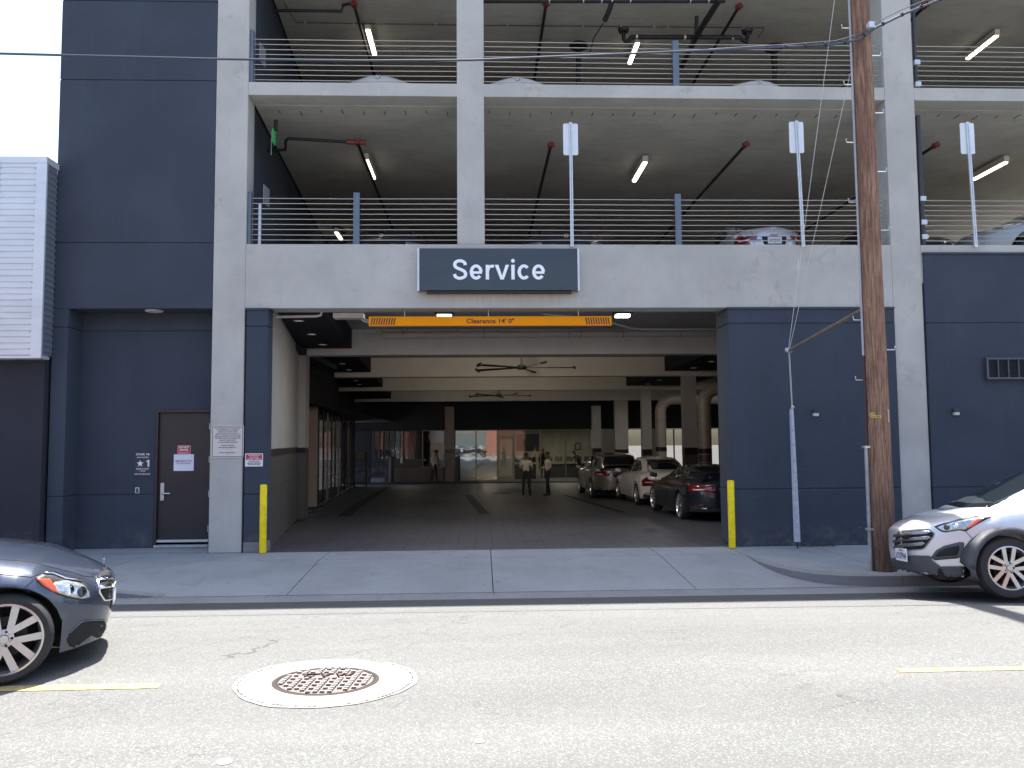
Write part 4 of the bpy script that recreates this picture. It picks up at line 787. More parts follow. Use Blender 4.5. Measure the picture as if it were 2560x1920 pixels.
text('DO NOT', -5.118, .547, 1.742, .05, white, t, width=.17, height=.035, bold=.03); text('ENTER', -5.118, .547, 1.695, .05, white, t, width=.15, height=.035, bold=.03)
t = board('paper_notice', -5.29, -4.95, 1.337, 1.621, .553, paper, 'white paper notice EMERGENCY EXIT DO NOT BLOCK taped to the exit door', r=.003)
text('EMERGENCY EXIT', -5.12, .5475, 1.508, .03, mat('mauve_print', (.2, .08, .16), .6), t, width=.28, height=.027, bold=.01); text('DO NOT BLOCK', -5.12, .5475, 1.468, .03, MC['mauve_print'], t, width=.24, height=.027, bold=.01)
for x, l in ((5.71, 'small pale wall light box on the dark wall left of the utility pole'), (8.16, 'small pale wall light box on the dark wall right of the big column')):
    t = thing('wall_light', l, 'wall light', (x, -.05, 2.2), 'small wall light boxes on the stucco'); box('housing', x - .05, x + .05, -.1, -.036, 2.24, 2.30, plastic, t, bevel=.006); obj('lens', MB().hexa([(x - .045, -.085, 2.19), (x + .045, -.085, 2.19), (x + .045, -.037, 2.19), (x - .045, -.037, 2.19), (x - .045, -.098, 2.238), (x + .045, -.098, 2.238), (x + .045, -.037, 2.238), (x - .045, -.037, 2.238)]), alu, t)
t = thing('wall_louver', 'dark framed ventilation grille high on the right stucco wall', 'vent', (9.2, -.06, 2.8))
mesh_m = mat('dark_louver_mesh', (.028, .034, .042), .5); fr = mat('louver_frame', (.07, .08, .1), .45, .3)
box('back_panel', 8.73, 9.98, -.06, -.036, 2.83, 3.15, dark_in, t)
for i in range(14): obj('louver_blade', MB().hexa([(8.74, -.10, 2.832 + i * .0225), (9.97, -.10, 2.832 + i * .0225), (9.97, -.065, 2.842 + i * .0225), (8.74, -.065, 2.842 + i * .0225), (8.74, -.10, 2.838 + i * .0225), (9.97, -.10, 2.838 + i * .0225), (9.97, -.065, 2.848 + i * .0225), (8.74, -.065, 2.848 + i * .0225)]), mesh_m, t)
for (a, b, c_, d_) in ((8.70, 10.0, 3.14, 3.175), (8.70, 10.0, 2.80, 2.835), (8.70, 8.735, 2.835, 3.14), (8.895, 8.915, 2.835, 3.14), (9.075, 9.095, 2.835, 3.14), (9.255, 9.275, 2.835, 3.14), (9.435, 9.455, 2.835, 3.14), (9.615, 9.635, 2.835, 3.14), (9.8, 9.82, 2.835, 3.14), (9.965, 10.0, 2.835, 3.14)): box('frame_bar', a, b, -.125, -.04, c_, d_, fr, t)
for x, y, l in ((-3.594, -.06, 'yellow steel bollard in front of the dark pier at left of the entrance'), (4.18, -.17, 'yellow steel bollard at the left edge of the dark wall, right of the entrance')):
    t = thing('bollard', l, 'bollard', (x, y, 0), 'yellow bollards guarding the entrance')
    obj('post', MB().lathe([(0, -.05), (.056, -.05), (.057, .5), (.057, 1.105), (.05, 1.118), (0, 1.12)], 'z', 28, (x, y, 0)), yellow, t, smooth=True); obj('base_stain', MB().lathe([(.058, .006), (.075, .001), (.058, .001)], 'z', 24, (x, y, 0), True), mat('rust', (.12, .06, .035), .9), t)
t = thing('leaf_litter', 'thin dark drift of dead leaves on the pavement below the guy wire guard', 'leaves', (5.45, -.2, 0)); rnd = random.Random(8); mb = MB()
for i in range(130):
    x = 5.32 + rnd.random() ** 1.3 * .62; y = -.1 - rnd.random() * .13 * (1 - abs(x - 5.55)); a = rnd.uniform(0, 6.28); l = rnd.uniform(.01, .025); z = .004 + rnd.random() * .012
    mb.add([(x + l * math.cos(a), y + l * math.sin(a), z), (x - l * .4 * math.sin(a), y + l * .4 * math.cos(a), z + .006), (x - l * math.cos(a), y - l * math.sin(a), z), (x + l * .4 * math.sin(a), y - l * .4 * math.cos(a), z + .003)], [(0, 1, 2, 3)])
del t['category']; t['kind'] = 'stuff'; o = obj('leaves', mb, mat('dead_leaves', (.09, .055, .035), .9, 0, var=.5, scale=30), t, recalc=False); o['kind'] = 'stuff'; t['category'] = 'leaves'

# ================================================================== UTILITY POLE, GUY, OVERHEAD CABLE
PX, PY = 5.49, -2.7
def pxz(z): return 5.495 - .0055 * z
def prd(z): return .163 - .0034 * z
up = thing('utility_pole', 'weathered brown wooden utility pole with step pegs beside the silver SUV', 'utility pole', (PX, PY, 0))
V = []; n = 40; rnd = random.Random(2); zs = [i * .06 - .02 for i in range(210)]; gro = [rnd.random() for _ in range(n)]
for z in zs:
    for k in range(n):
        a = 2 * math.pi * k / n; gr = .004 * math.sin(k * 2.9 + .3 * math.sin(z * 1.3 + k)) + .003 * gro[k] * math.sin(z * 3 + k * 1.7) - (.012 if gro[k] > .82 and math.sin(z * .9 + k) > 0 else 0)
        r = prd(z) + gr; V.append((pxz(z) + r * math.cos(a), PY + r * math.sin(a), z))
mb = MB(); mb.add(V, [(j * n + k, j * n + (k + 1) % n, (j + 1) * n + (k + 1) % n, (j + 1) * n + k) for j in range(len(zs) - 1) for k in range(n)] + [tuple((len(zs) - 1) * n + k for k in range(n))]); obj('pole', mb, wood, up, smooth=True, sharp=60)
for s, zz in ((-1, (7.67, 6.84, 6.0, 5.14, 3.47, 2.63, 9.3)), (1, (7.27, 6.43, 5.58, 4.74, 3.05, 8.9))):
    for z in zz:
        x = pxz(z) + s * prd(z); obj('step_peg', MB().tube([(x - s * .03, PY, z - .02), (x + s * .13, PY - .01, z - .02), (x + s * .137, PY - .01, z + .035)], .009, 6), galv, up, smooth=True)
cz = mat('grey_conduit', (.33, .33, .34), .5, .2, var=.25, scale=6); pvcw = mat('white_conduit', (.34, .34, .37), .5, 0, var=.15, scale=5)
tubeo('conduit', [(pxz(z) - prd(z) - .018, PY - .02, z) for z in (2.95, 4, 5, 6, 7, 8, 10, 12)], .016, pvcw, up); tubeo('conduit', [(pxz(z) - prd(z) - .018, PY - .02, z) for z in (1.72, 2.3, 2.94)], .018, mat('brown_conduit', (.05, .03, .035), .6), up); tubeo('conduit', [(pxz(z) - prd(z) - .03, PY - .02, z) for z in (0, .4, 1.0, 1.7)], .026, cz, up)
for z in (.55, 1.67): box('strap', pxz(z) - prd(z) - .07, pxz(z) - prd(z) + .02, PY - .06, PY + .02, z, z + .03, galv, up)
tagm = mat('yellow_tag', (.55, .47, .1), .5)
def ptag(a0, z0, wd, h, m, s):
    r = prd(z0) + .008; V = []
    for k in range(5):
        a = a0 + (k / 4) * wd / r; V += [(pxz(z0) + r * math.sin(a), PY - r * math.cos(a), z0), (pxz(z0) + r * math.sin(a), PY - r * math.cos(a), z0 + h)]
    o = obj('number_tag', MB().add(V, [(2 * k, 2 * k + 2, 2 * k + 3, 2 * k + 1) for k in range(4)]), m, up); r += .002; am = a0 + wd / r / 2
    text(s, pxz(z0) + r * math.sin(am), PY - r * math.cos(am), z0 + h / 2, h * .8, black, up, width=wd * .8, height=h * .62, bold=.02, rz=am, extrude=.0004)
ptag(-1.15, 2.118, .085, .036, tagm, '0-12'); ptag(-1.0, 2.08, .135, .036, tagm, '2-4-82')
mb = MB(); z0 = 2.02; a = .55; r = prd(2.1) + .008
mb.prism([(-.018, z0), (.018, z0), (.018, z0 + .18), (-.018, z0 + .18)], 'y', -.002, .002); mb.v = [(pxz(2.1) + r * math.sin(a) + v[0] * math.cos(a), PY - r * math.cos(a) + v[0] * math.sin(a) + v[1], v[2]) for v in mb.v]; obj('number_tag', mb, mat('tan_tag', (.4, .33, .24), .6), up)
st = thing('strut_arm', 'rusty horizontal pipe strut from the utility pole holding the guy wires away', 'strut', (5.2, -.5, 3.3)); tubeo('pipe', [(5.40, -2.56, 3.62), (5.172, -.33, 3.28)], .03, mat('rusty_pipe', (.2, .16, .12), .7, .2, var=.35, scale=9), st); obj('end_clamp', MB().tube([(5.11, -.34, 3.29), (5.22, -.36, 3.285)], .042, 10), galv, st, smooth=True)
gw = thing('guy_wires', 'pair of guy wires running from high on the pole down to the sidewalk guard', 'guy wire', (5.2, -.35, 0))
tubeo('wire', [(5.215, -.35, .1), (5.19, -.35, 2.35), (5.165, -.35, 3.3), (5.39, -2.58, 9.6)], .004, galv, gw, n=6); tubeo('wire', [(5.2, -.36, 2.3), (5.175, -.37, 3.3), (5.34, -2.58, 7.05)], .004, galv, gw, n=6)
obj('turnbuckle', MB().tube([(5.20, -.72, 4.55), (5.205, -.75, 4.65), (5.21, -.78, 4.75)], [.008, .02, .008], 8), galv, gw, smooth=True)
gd = thing('guy_guard', 'tall pale perforated metal guy guard standing on the sidewalk', 'guy guard', (5.21, -.35, 0))
mb = MB(); V = []
for (z, wd, xc) in ((.11, .056, 5.215), (.35, .055, 5.213), (2.2, .036, 5.188), (2.27, .034, 5.187), (2.31, .02, 5.187)):
    V += [(xc - wd, -.34, z), (xc - wd * .55, -.385, z), (xc + wd * .55, -.385, z), (xc + wd, -.34, z)]
mb.add(V, [(4 * j + i, 4 * j + i + 1, 4 * j + 5 + i, 4 * j + 4 + i) for j in range(4) for i in range(3)]); o = obj('guard_shell', mb, mat('chalky_guard', (.44, .47, .52), .6, .1, var=.15, scale=10), gd); so = o.modifiers.new('s', 'SOLIDIFY'); so.thickness = .004
mb = MB()
for z in (.4, .52, .66, .8, .95, 1.1, 1.25, 1.45, 1.7, 1.95): mb.disc((5.218 - .012 * z - .01, -.3875, z), .008, 'y', 8)
obj('hole', mb, dark_in, gd); tubeo('anchor_rod', [(5.215, -.35, -.05), (5.215, -.35, .14)], .014, iron, gd); obj('eye', MB().lathe([(.012, -.01), (.028, 0), (.012, .01)], 'y', 14, (5.2, -.37, 2.33), True), galv, gd, smooth=True)
oc = thing('overhead_cable', 'thick dark overhead cable crossing the facade and rising past the pole', 'cable', (0, -2.85, 7)); cabm = mat('cable_sheath', (.05, .065, .095), .5)
pts = [(-12, 7.28), (-6.555, 7.076), (-3.606, 7.03), (-1.6, 7.025), (-.119, 7.05), (1.705, 7.145), (3.2, 7.225), (4.4, 7.29), (5.0, 7.33), (5.33, 7.40), (5.6, 7.58), (6.0, 7.78), (6.757, 8.093), (9.5, 9.25)]
tubeo('cable', [(x, -2.87, z) for x, z in pts], .017, cabm, oc, n=8)
tubeo('messenger_wire', [(x, -2.875, z + .045 * max(0, min(1, (x - 2.5) / 2.5)) + .028 * (1 if x > 5 else 0)) for x, z in pts[6:]], .007, cabm, oc, n=6)
mb = MB()
for i in range(9):
    x = 4.3 + i * .28; zc = lerp(pts, x); mb.tube([(x - .008, -2.87, zc), (x + .008, -2.87, zc + .01)], .03, 8)
obj('lashing', mb, iron, oc, smooth=True); obj('bracket', MB().box(5.47, 5.55, -2.93, -2.82, 7.56, 7.64), alu, oc)

# ================================================================== SERVICES IN THE BAY
def packlight(x, y, label, pw, warm=(1, .93, .82), vis=True):
    t = thing('ceiling_floodlight', label, 'light', (x, y, 4.5), 'square ceiling floodlights of the bay')
    box('housing', x - .2, x + .2, y - .15, y + .15, 4.44, 4.6, plastic if y < 5 else fixture, t, bevel=.03); box('lens', x - .14, x + .14, y - .12, y + .12, 4.40, 4.438, lampwhite, t); tubeo('stem', [(x, y, 4.6), (x, y, 4.74)], .015, galv, t)
    ld = bpy.data.lights.new('lamp', 'AREA'); ld.shape = 'SQUARE'; ld.size = .3; ld.energy = pw; ld.color = warm; lo = bpy.data.objects.new('lamp', ld); COL.objects.link(lo); lo.parent = t; lo.location = (0, 0, -.115)
    if 'hidden close' in label: lo.rotation_euler = (R(68), 0, 0); ld.color = (1, .84, .62); lo.location = (0, .2, -.09)
for (x, y, l, pw) in ((-.75, 3.2, 'lit floodlight just behind the left half of the orange bar', 26), (3.0, 3.2, 'lit floodlight just right of the orange bar end', 26), (.9, 8.5, 'lit floodlight hidden close behind the first bay beam', 17), (.9, 15.8, 'lit floodlight hidden close behind the second bay beam', 17), (.9, 23.5, 'lit floodlight hidden close behind the third bay beam', 14), (8.8, 26.5, 'lit floodlight above the far right of the bay', 22), (10.5, 18.5, 'lit floodlight above the hidden right part of the bay', 16)):
    packlight(x, y, l, pw)
for (x, y, e, l) in ((5.0, 36.0, 20, 'lit ceiling panel inside the showroom, right'), (1.5, 36.0, 10, 'lit ceiling panel inside the showroom, centre'), (-4.5, 37.2, 4, 'dim ceiling panel inside the office, left')):
    t = thing('ceiling_panel_light', l, 'light', (x, y, 2.55)); box('panel', x - .6, x + .6, y - .3, y + .3, 2.56, 2.6, lampglow, t)
    ld = bpy.data.lights.new('lamp', 'AREA'); ld.shape = 'RECTANGLE'; ld.size = 1.2; ld.size_y = .6; ld.energy = e; ld.color = (1, .9, .68); lo = bpy.data.objects.new('lamp', ld); COL.objects.link(lo); lo.parent = t; lo.location = (0, 0, -.01)
t = thing('duct_pipe', 'long pale pipe hung along the face of the first bay beam', 'pipe', (2, 7.2, 4.56))
tubeo('pipe', [(-2.52, 7.2, 4.54), (6.3, 7.2, 4.575)], .085, pvc, t, n=14)
mb = MB()
for x in (-2.0, .1, 2.3, 2.6, 3.7, 5.2): mb.tube([(x - .012, 7.2, 4.555), (x + .012, 7.2, 4.555)], .093, 14)
for x in (-2.0, -.6, .1, 3.7): mb.tube([(x, 7.2, 4.6), (x, 7.2, 4.74)], .008, 6)
obj('coupling', mb, mat('pipe_joint', (.3, .29, .27), .6), t, smooth=True)
t = thing('white_conduit', 'short white conduit under the beam at the upper left of the entrance', 'pipe', (-3.2, .55, 4.0)); tubeo('pipe', [(-3.56, .5, 4.0), (-2.86, .5, 4.012), (-2.79, .5, 4.03), (-2.775, .5, 4.1)], .024, pvc, t)
t = thing('cable_loops', 'white flexible conduits looping at the left end of the orange bar', 'conduit', (-2.1, .6, 4.0))
box('junction_box', -2.58, -2.05, .5, .75, 3.985, 4.07, pvc, t, bevel=.004)
for k, (dx, r) in enumerate(((0, .10), (.04, .14))): tubeo('flexible_conduit', [(-2.1 - dx * .5, .62 + k * .05, 4.03)] + [(-1.98 + dx * 0 - r * math.cos(a), .62 + k * .05, 4.03 - r * .75 * math.sin(a)) for a in (.3, .8, 1.3, 1.8, 2.3, 2.8)], .013, pvc, t)
for k in (0, 1): tubeo('flexible_conduit', [(-2.95 + .03 * k, 6.6, 4.62 - .11 * k), (-2.8, 6.7, 4.50 - .07 * k), (-2.65, 6.8, 4.55 - .02 * k), (-2.56, 6.9, 4.66 - .14 * k), (-2.5, 7.1, 4.56)], .018, pvc, t)
t = thing('white_conduit', 'slim pale conduit angling down and running right above the beam', 'pipe', (3.8, 3, 4.3)); tubeo('pipe', [(1.4, 4.2, 4.62), (2.6, 4.5, 4.56), (3.55, 5.0, 4.40), (3.75, 5.02, 4.385), (6.2, 5.05, 4.39)], .024, pvc, t)
def fan(x, y, z, rad, rot, label):
    t = thing('ceiling_fan', label, 'ceiling fan', (x, y, z), 'large black paddle fans under the bay ceiling')
    obj('motor', MB().lathe([(0, z - .05), (.12, z - .05), (.16, z), (.12, z + .08), (.03, z + .1), (.03, z + .85), (0, z + .85)], 'z', 20, (x, y, 0)), iron, t, smooth=True)
    for k in range(5):
        a = rot + k * 2 * math.pi / 5; mb = MB(); c, s = math.cos(a), math.sin(a)
        q = lambda u, v, w_: (x + u * c - v * s, y + u * s + v * c, z + w_)
        mb.hexa([q(.12, -.06, -.01), q(rad, -.085, -.02), q(rad, .085, .02), q(.12, .06, .01), q(.12, -.06, .005), q(rad, -.085, -.005), q(rad, .085, .035), q(.12, .06, .025)]); b = obj('blade', mb, iron, t)
        obj('blade_tip', MB().hexa([q(rad, -.1, -.05), q(rad + .05, -.1, -.05), q(rad + .05, .1, .0), q(rad, .1, 0), q(rad, -.1, .02), q(rad + .05, -.1, .02), q(rad + .05, .1, .07), q(rad, .1, .07)]), iron, b)
fan(1.25, 11.0, 4.03, 1.6, .03, 'large black paddle fan hanging behind the first bay beam'); fan(.9, 26.5, 4.05, 1.55, .2, 'farther black paddle fan hanging below the second bay beam')
spm = mat('spiral_duct_steel', (.48, .45, .42), .45, .1, var=.15, scale=2, stretch=(1, 1, 8))
for (x, y, zt, right, r, l) in ((7.86, 14.75, 3.62, 10.6, .235, 'fat spiral duct bending down beside the nearer pillar'), (8.0, 22.4, 3.58, 10.8, .24, 'fat spiral duct bending down beside the second pillar')):
    t = thing('spiral_duct', l, 'duct', (x, y, 0), 'spiral ducts by the pillars'); pts = [(x, y, FL(y))] + [(x, y, z_) for z_ in (1.0, 2.0, 2.8)] + [(x + .55 - .55 * math.cos(a), y, 3.07 + .55 * math.sin(a)) for a in (0, .3, .6, .9, 1.2, 1.57)] + [(right, y, 3.62)]
    tubeo('duct', pts, r, spm, t, n=20); mb = MB(); z_ = .4
    while z_ < 3.0: mb.tube([(x, y, z_), (x, y, z_ + .02)], r + .012, 20); z_ += .3
    obj('seam', mb, spm, t, smooth=True)['kind'] = 'stuff'; mb = MB(); mb.lathe([(r + .006, 1.28 - .0), (r + .006, 1.5)], 'z', 20, (x, y, 0)); obj('black_band', mb, band, t)
    if y < 15: obj('lower_paint', MB().lathe([(r + .005, FL(y)), (r + .005, 1.27)], 'z', 20, (x, y, 0)), dado, t, smooth=True)

# ================================================================== CARS
def arch_z(x, xw, rz, ra):
    return rz + math.sqrt(max(0, ra * ra - (x - xw) ** 2)) if abs(x - xw) < ra else 0
def car_body(P):
    """P: dict of side-profile tables. x forward, y left, z up, front axle at xf."""
    xs = set(); x0, x1 = P['rear'], P['front']
    n = 46
    for i in range(n + 1): xs.add(round(x0 + (x1 - x0) * i / n, 4))
    for d in (.01, .03, .06, .1, .15, .21): xs.add(round(x1 - d, 4)); xs.add(round(x0 + d, 4))
    for xw in (P['xf'], P['xr']):
        for k in range(15): xs.add(round(xw + P['ra'] * math.cos(math.pi * k / 14), 4))
    xs = sorted(xs); secs = []
    for x in xs:
        df, dr_ = x1 - x, x - x0
        W = P['W'] * min(1, (.035 + df / P['nl']) ** P['np']) * min(1, (.05 + dr_ / P['tl']) ** .33) * lerp(P['wid'], x)
        zl = lerp(P['low'], x); zb = lerp(P['belt'], x); zt = lerp(P['top'], x)
        za = max(zl, arch_z(x, P['xf'], P['wr'], P['ra']), arch_z(x, P['xr'], P['wr'], P['ra']))
        zm = zl + .5 * (zb - zl)
        if za > zl + 1e-4: pts = [(0, zl), (W * .66, zl), (W * .66, za), (W * .985, za), (W, max(za + .012, zm - .02)), (W * 1.0, max(za + .02, zm + .06)), (W * .988, max(za + .035, zb - .10)), (W * .955, max(za + .05, zb - .015)), (W * .88, zb + .3 * (zt - zb)), (W * .6, zb + .78 * (zt - zb)), (0, zt)]
        else: pts = [(0, zl), (W * .66, zl), (W * .8, zl), (W * .955, zl + .01), (W * .99, zl + .12), (W, zm + .05), (W * .988, zb - .10), (W * .955, zb - .015), (W * .88, zb + .3 * (zt - zb)), (W * .6, zb + .78 * (zt - zb)), (0, zt)]
        secs.append((x, pts))
    V = []; F = []; m = len(secs[0][1]); ring = 2 * m - 2
    for (x, pts) in secs:
        loop = [(y, z) for y, z in pts] + [(-y, z) for y, z in pts[-2:0:-1]]
        for (y, z) in loop:
            kx = x
            df, dr_ = x1 - x, x - x0
            if df < .5: kx -= lerp(P['nose'], z) * (1 - df / .5)
            if dr_ < .4: kx += lerp(P['tail'], z) * (1 - dr_ / .4)
            V.append((kx, y, z))
    for i in range(len(secs) - 1):
        for k in range(ring): F.append((i * ring + k, i * ring + (k + 1) % ring, (i + 1) * ring + (k + 1) % ring, (i + 1) * ring + k))
    for base in (0, (len(secs) - 1) * ring):
        for j in range(m - 1):
            a, b = base + j, base + j + 1; c = base + (ring - j - 1 if j + 1 < m - 1 else j + 1); d = base + ((ring - j) % ring)
            f = [a, b, c, d]; f = [q for i, q in enumerate(f) if q not in f[:i]]
            if len(f) > 2: F.append(tuple(f))
    mb = MB(); mb.add(V, F); return mb
def car_cabin(P):
    V = []; F = []; g = P['cabin']     # (x, half width at belt, half width at roof edge, z belt, z roof)
    pts0 = []
    xs = [g[0][0] + (g[-1][0] - g[0][0]) * i / 30 for i in range(31)]
    cols = list(zip(*g))
    for x in xs:
        wb, wr, zb, zr_ = [lerp(list(zip(cols[0], cols[c])), x) for c in (1, 2, 3, 4)]
        h = max(.005, zr_ - zb); pts = [(wb, zb - .06), (wb, zb), (wb + (wr - wb) * .45 + .012, zb + .42 * h), (wr + .012, zb + .83 * h), (wr * .93, zb + .95 * h), (wr * .6, zb + .99 * h), (0, zr_)]
        pts0.append((x, pts))
    m = 7; ring = 2 * m - 1
    for x, pts in pts0:
        for (y, z) in pts + [(-y, z) for y, z in pts[-2::-1]]: V.append((x, y, z))
    for i in range(len(pts0) - 1):
        for k in range(ring - 1): F.append((i * ring + k, i * ring + k + 1, (i + 1) * ring + k + 1, (i + 1) * ring + k))
    mb = MB(); mb.add(V, F); return mb
class Car:
    def __init__(s, name, label, P, paint, loc, rz, scale=1.0, tilt=0.0, group=None, pitch=0.0):
        s.t = thing(name, label, P.get('cat', 'car'), loc, group); s.P = P; s.paint = paint
        s.t.rotation_euler = (tilt, pitch, rz); s.t.scale = (scale,) * 3
        s.body = obj('body', car_body(P), paint, s.t, smooth=True, local=True, sharp=50); s.cab = None
        bm_ = bmesh.new(); bm_.from_mesh(s.body.data)
        if 'cabin' in P:
            s.cab = obj('roof', car_cabin(P), paint, s.t, smooth=True, local=True, sharp=60)
            bm_.from_mesh(s.cab.data)
        bm_.normal_update(); s.bvh = BVHTree.FromBMesh(bm_); bm_.free()
        s.inner()
    def inner(s):
        P = s.P; mb = MB()
        for xw in (P['xf'], P['xr']): mb.box(xw - P['ra'] - .02, xw + P['ra'] + .02, -P['W'] * .64, P['W'] * .64, P['wr'] * .8, P['wr'] + P['ra'] + .0)
        mb.box(P['xr'] - .5, P['front'] - .28, -P['W'] * .64, P['W'] * .64, .19, .32); obj('underbody', mb, dark_in, s.t, local=True)
    def patch(s, name, pts, m, mode='side', sgn=1, eye=None, plane_y=None, off=.003, th=.012, cuts=2, parent=None, label=None):
        """lay a shaped piece onto the body: outline points given in a flat view, dropped onto the surface and given thickness"""
        b = bmesh.new(); vs = [b.verts.new((p[0], p[1], 0)) for p in pts]; b.faces.new(vs)
        bmesh.ops.triangulate(b, faces=b.faces[:]); 
        for _ in range(cuts): bmesh.ops.subdivide_edges(b, edges=b.edges[:], cuts=1, use_grid_fill=True)
        ok = True
        for v in b.verts:
            u, z = v.co.x, v.co.y
            if mode == 'eye': o = Vector(eye); d = (Vector((u, plane_y, z)) - o).normalized()
            elif mode == 'side': o = Vector((u, sgn * 5, z)); d = Vector((0, -sgn, 0))
            elif mode == 'front': o = Vector((8, u, z)); d = Vector((-1, 0, 0))
            elif mode == 'rear': o = Vector((-12, u, z)); d = Vector((1, 0, 0))
            elif mode == 'top': o = Vector((u, z, 5)); d = Vector((0, 0, -1))
            hit, nrm, i, dist = s.bvh.ray_cast(o, d)
            if hit is None:
                hit, nrm, i, dist = s.bvh.find_nearest(o + d * (Vector(((s.P['front'] + s.P['rear']) / 2, 0, 1)) - o).dot(d))
            if nrm.dot(d) > 0: nrm = -nrm
            v.co = hit + nrm * off
        bmesh.ops.recalc_face_normals(b, faces=b.faces[:])
        me = bpy.data.meshes.new(name); b.to_mesh(me); b.free(); me.materials.append(m)
        if me.polygons:
            c = me.polygons[0]; mid = Vector((s.P['front'] * .3 + s.P['rear'] * .3, 0, .5))
            if c.normal.dot(c.center - mid) < 0: me.flip_normals()
        me.polygons.foreach_set('use_smooth', [True] * len(me.polygons)); o = link(name, me, parent or s.t, True)
        so = o.modifiers.new('s', 'SOLIDIFY'); so.thickness = th; so.offset = -1
        if label: o['label'] = label
        return o
    def line(s, pts, r, m=None, name='shut_line', **k):   # thin raised or dark line on the body
        mode = k.get('mode', 'side'); sgn = k.get('sgn', 1); out = []
        for (a, z0), (b, z1) in zip(pts, pts[1:]):
            n = 6
            for i in range(n + (1 if (b, z1) == pts[-1] else 0)):
                u, z = a + (b - a) * i / n, z0 + (z1 - z0) * i / n
                if mode == 'eye': o = Vector(k['eye']); d = (Vector((u, k['plane_y'], z)) - o).normalized()
                elif mode == 'side': o = Vector((u, sgn * 5, z)); d = Vector((0, -sgn, 0))
                elif mode == 'rear': o = Vector((-12, u, z)); d = Vector((1, 0, 0))
                elif mode == 'front': o = Vector((8, u, z)); d = Vector((-1, 0, 0))
                else: o = Vector((u, z, 5)); d = Vector((0, 0, -1))
                h = s.bvh.ray_cast(o, d)[0]
                if h is not None: out.append(h)
        if len(out) > 1: return obj(name, MB().tube(out, r, 6), m or dark_in, s.t, smooth=True, local=True)
    def wheels(s, R_, rr_, wd, spokes, style='double', sides=(1, -1), steer=0.0, fat=1.0):
        P = s.P; tyre = MB(); tyre.lathe([(rr_ - .01, -wd / 2 + .01), (rr_ + .012, -wd / 2), (R_ - .03, -wd / 2 - .004), (R_ - .006, -wd / 2 + .022), (R_, -wd / 4), (R_, wd / 4), (R_ - .006, wd / 2 - .022), (R_ - .03, wd / 2 + .004), (rr_ + .012, wd / 2), (rr_ - .01, wd / 2 - .01)], 'y', 44)
        rim = MB(); rim.lathe([(rr_ + .004, -wd / 2 + .004), (rr_ - .012, -wd / 2 + .001), (rr_ - .018, -wd / 2 + .02), (rr_ - .028, -wd / 2 + .05), (rr_ - .04, wd / 2 - .02)], 'y', 44)
        rim.lathe([(.0, -wd / 2 + .02), (.03, -wd / 2 + .02), (.036, -wd / 2 + .035), (.07, -wd / 2 + .045), (.07, 0)], 'y', 20)
        for k in range(spokes):
            for sg_ in ((-1, 1) if style == 'double' else (0,)):
                a = 2 * math.pi * k / spokes + .3; c, s_ = math.cos(a), math.sin(a); w0, w1 = (.016 * fat, .019 * fat) if sg_ else (.028, .034)
                sp0, sp1 = (.024 * fat * sg_, .050 * fat * sg_) if style == 'double' else (0, 0)
                def q(u, v, y): return (u * c - v * s_, y, u * s_ + v * c)
                ri, ro = .045, rr_ - .012; y0, y1 = -wd / 2 + .03, -wd / 2 + .012
                rim.hexa([q(ri, sp0 - w0, y0), q(ro, sp1 - w1, y1), q(ro, sp1 + w1, y1), q(ri, sp0 + w0, y0), q(ri, sp0 - w0, y0 + .035), q(ro, sp1 - w1, y1 + .03), q(ro, sp1 + w1, y1 + .03), q(ri, sp0 + w0, y0 + .035)])
        hub = MB(); hub.lathe([(0, wd / 2 - .07), (.16, wd / 2 - .07), (.16, wd / 2 - .05), (rr_ - .05, wd / 2 - .04), (rr_ - .05, wd / 2)], 'y', 30)
        disc = MB(); disc.lathe([(.08, -.02), (.155, -.02), (.155, 0), (.08, 0)], 'y', 30, closed=True)
        nuts = MB()
        for k in range(5): a = k * 1.2566; nuts.lathe([(0, -wd / 2 + .028), (.009, -wd / 2 + .028), (.011, -wd / 2 + .05)], 'y', 8, (.055 * math.cos(a), 0, .055 * math.sin(a)))
        first = None
        for xw in (P['xf'], P['xr']):
            for sd in (-1, 1):
                if first is None:
                    w_ = thing('wheel', None, None, (0, 0, 0)); 
                    a1 = obj('tyre', tyre, rubber, w_, smooth=True, local=True, sharp=50); obj('rim', rim, rim_m, w_, smooth=True, local=True, sharp=40); obj('wheel_well', hub, dark_in, w_, local=True); obj('brake_disc', disc, iron, w_, local=True); obj('lug_nuts', nuts, dark_in, w_, local=True)['kind'] = 'stuff'
                    first = w_; c = w_
                else: c = dup(first)
                c.parent = s.t; c.location = (xw, sd * (P['W'] - wd / 2 - .012), P['wr']); c.rotation_euler = (0, 0, (0 if sd < 0 else math.pi) + (steer if xw == P['xf'] else 0)); c.name = 'wheel'
def merge(d, **k): q = dict(d); q.update(k); return q

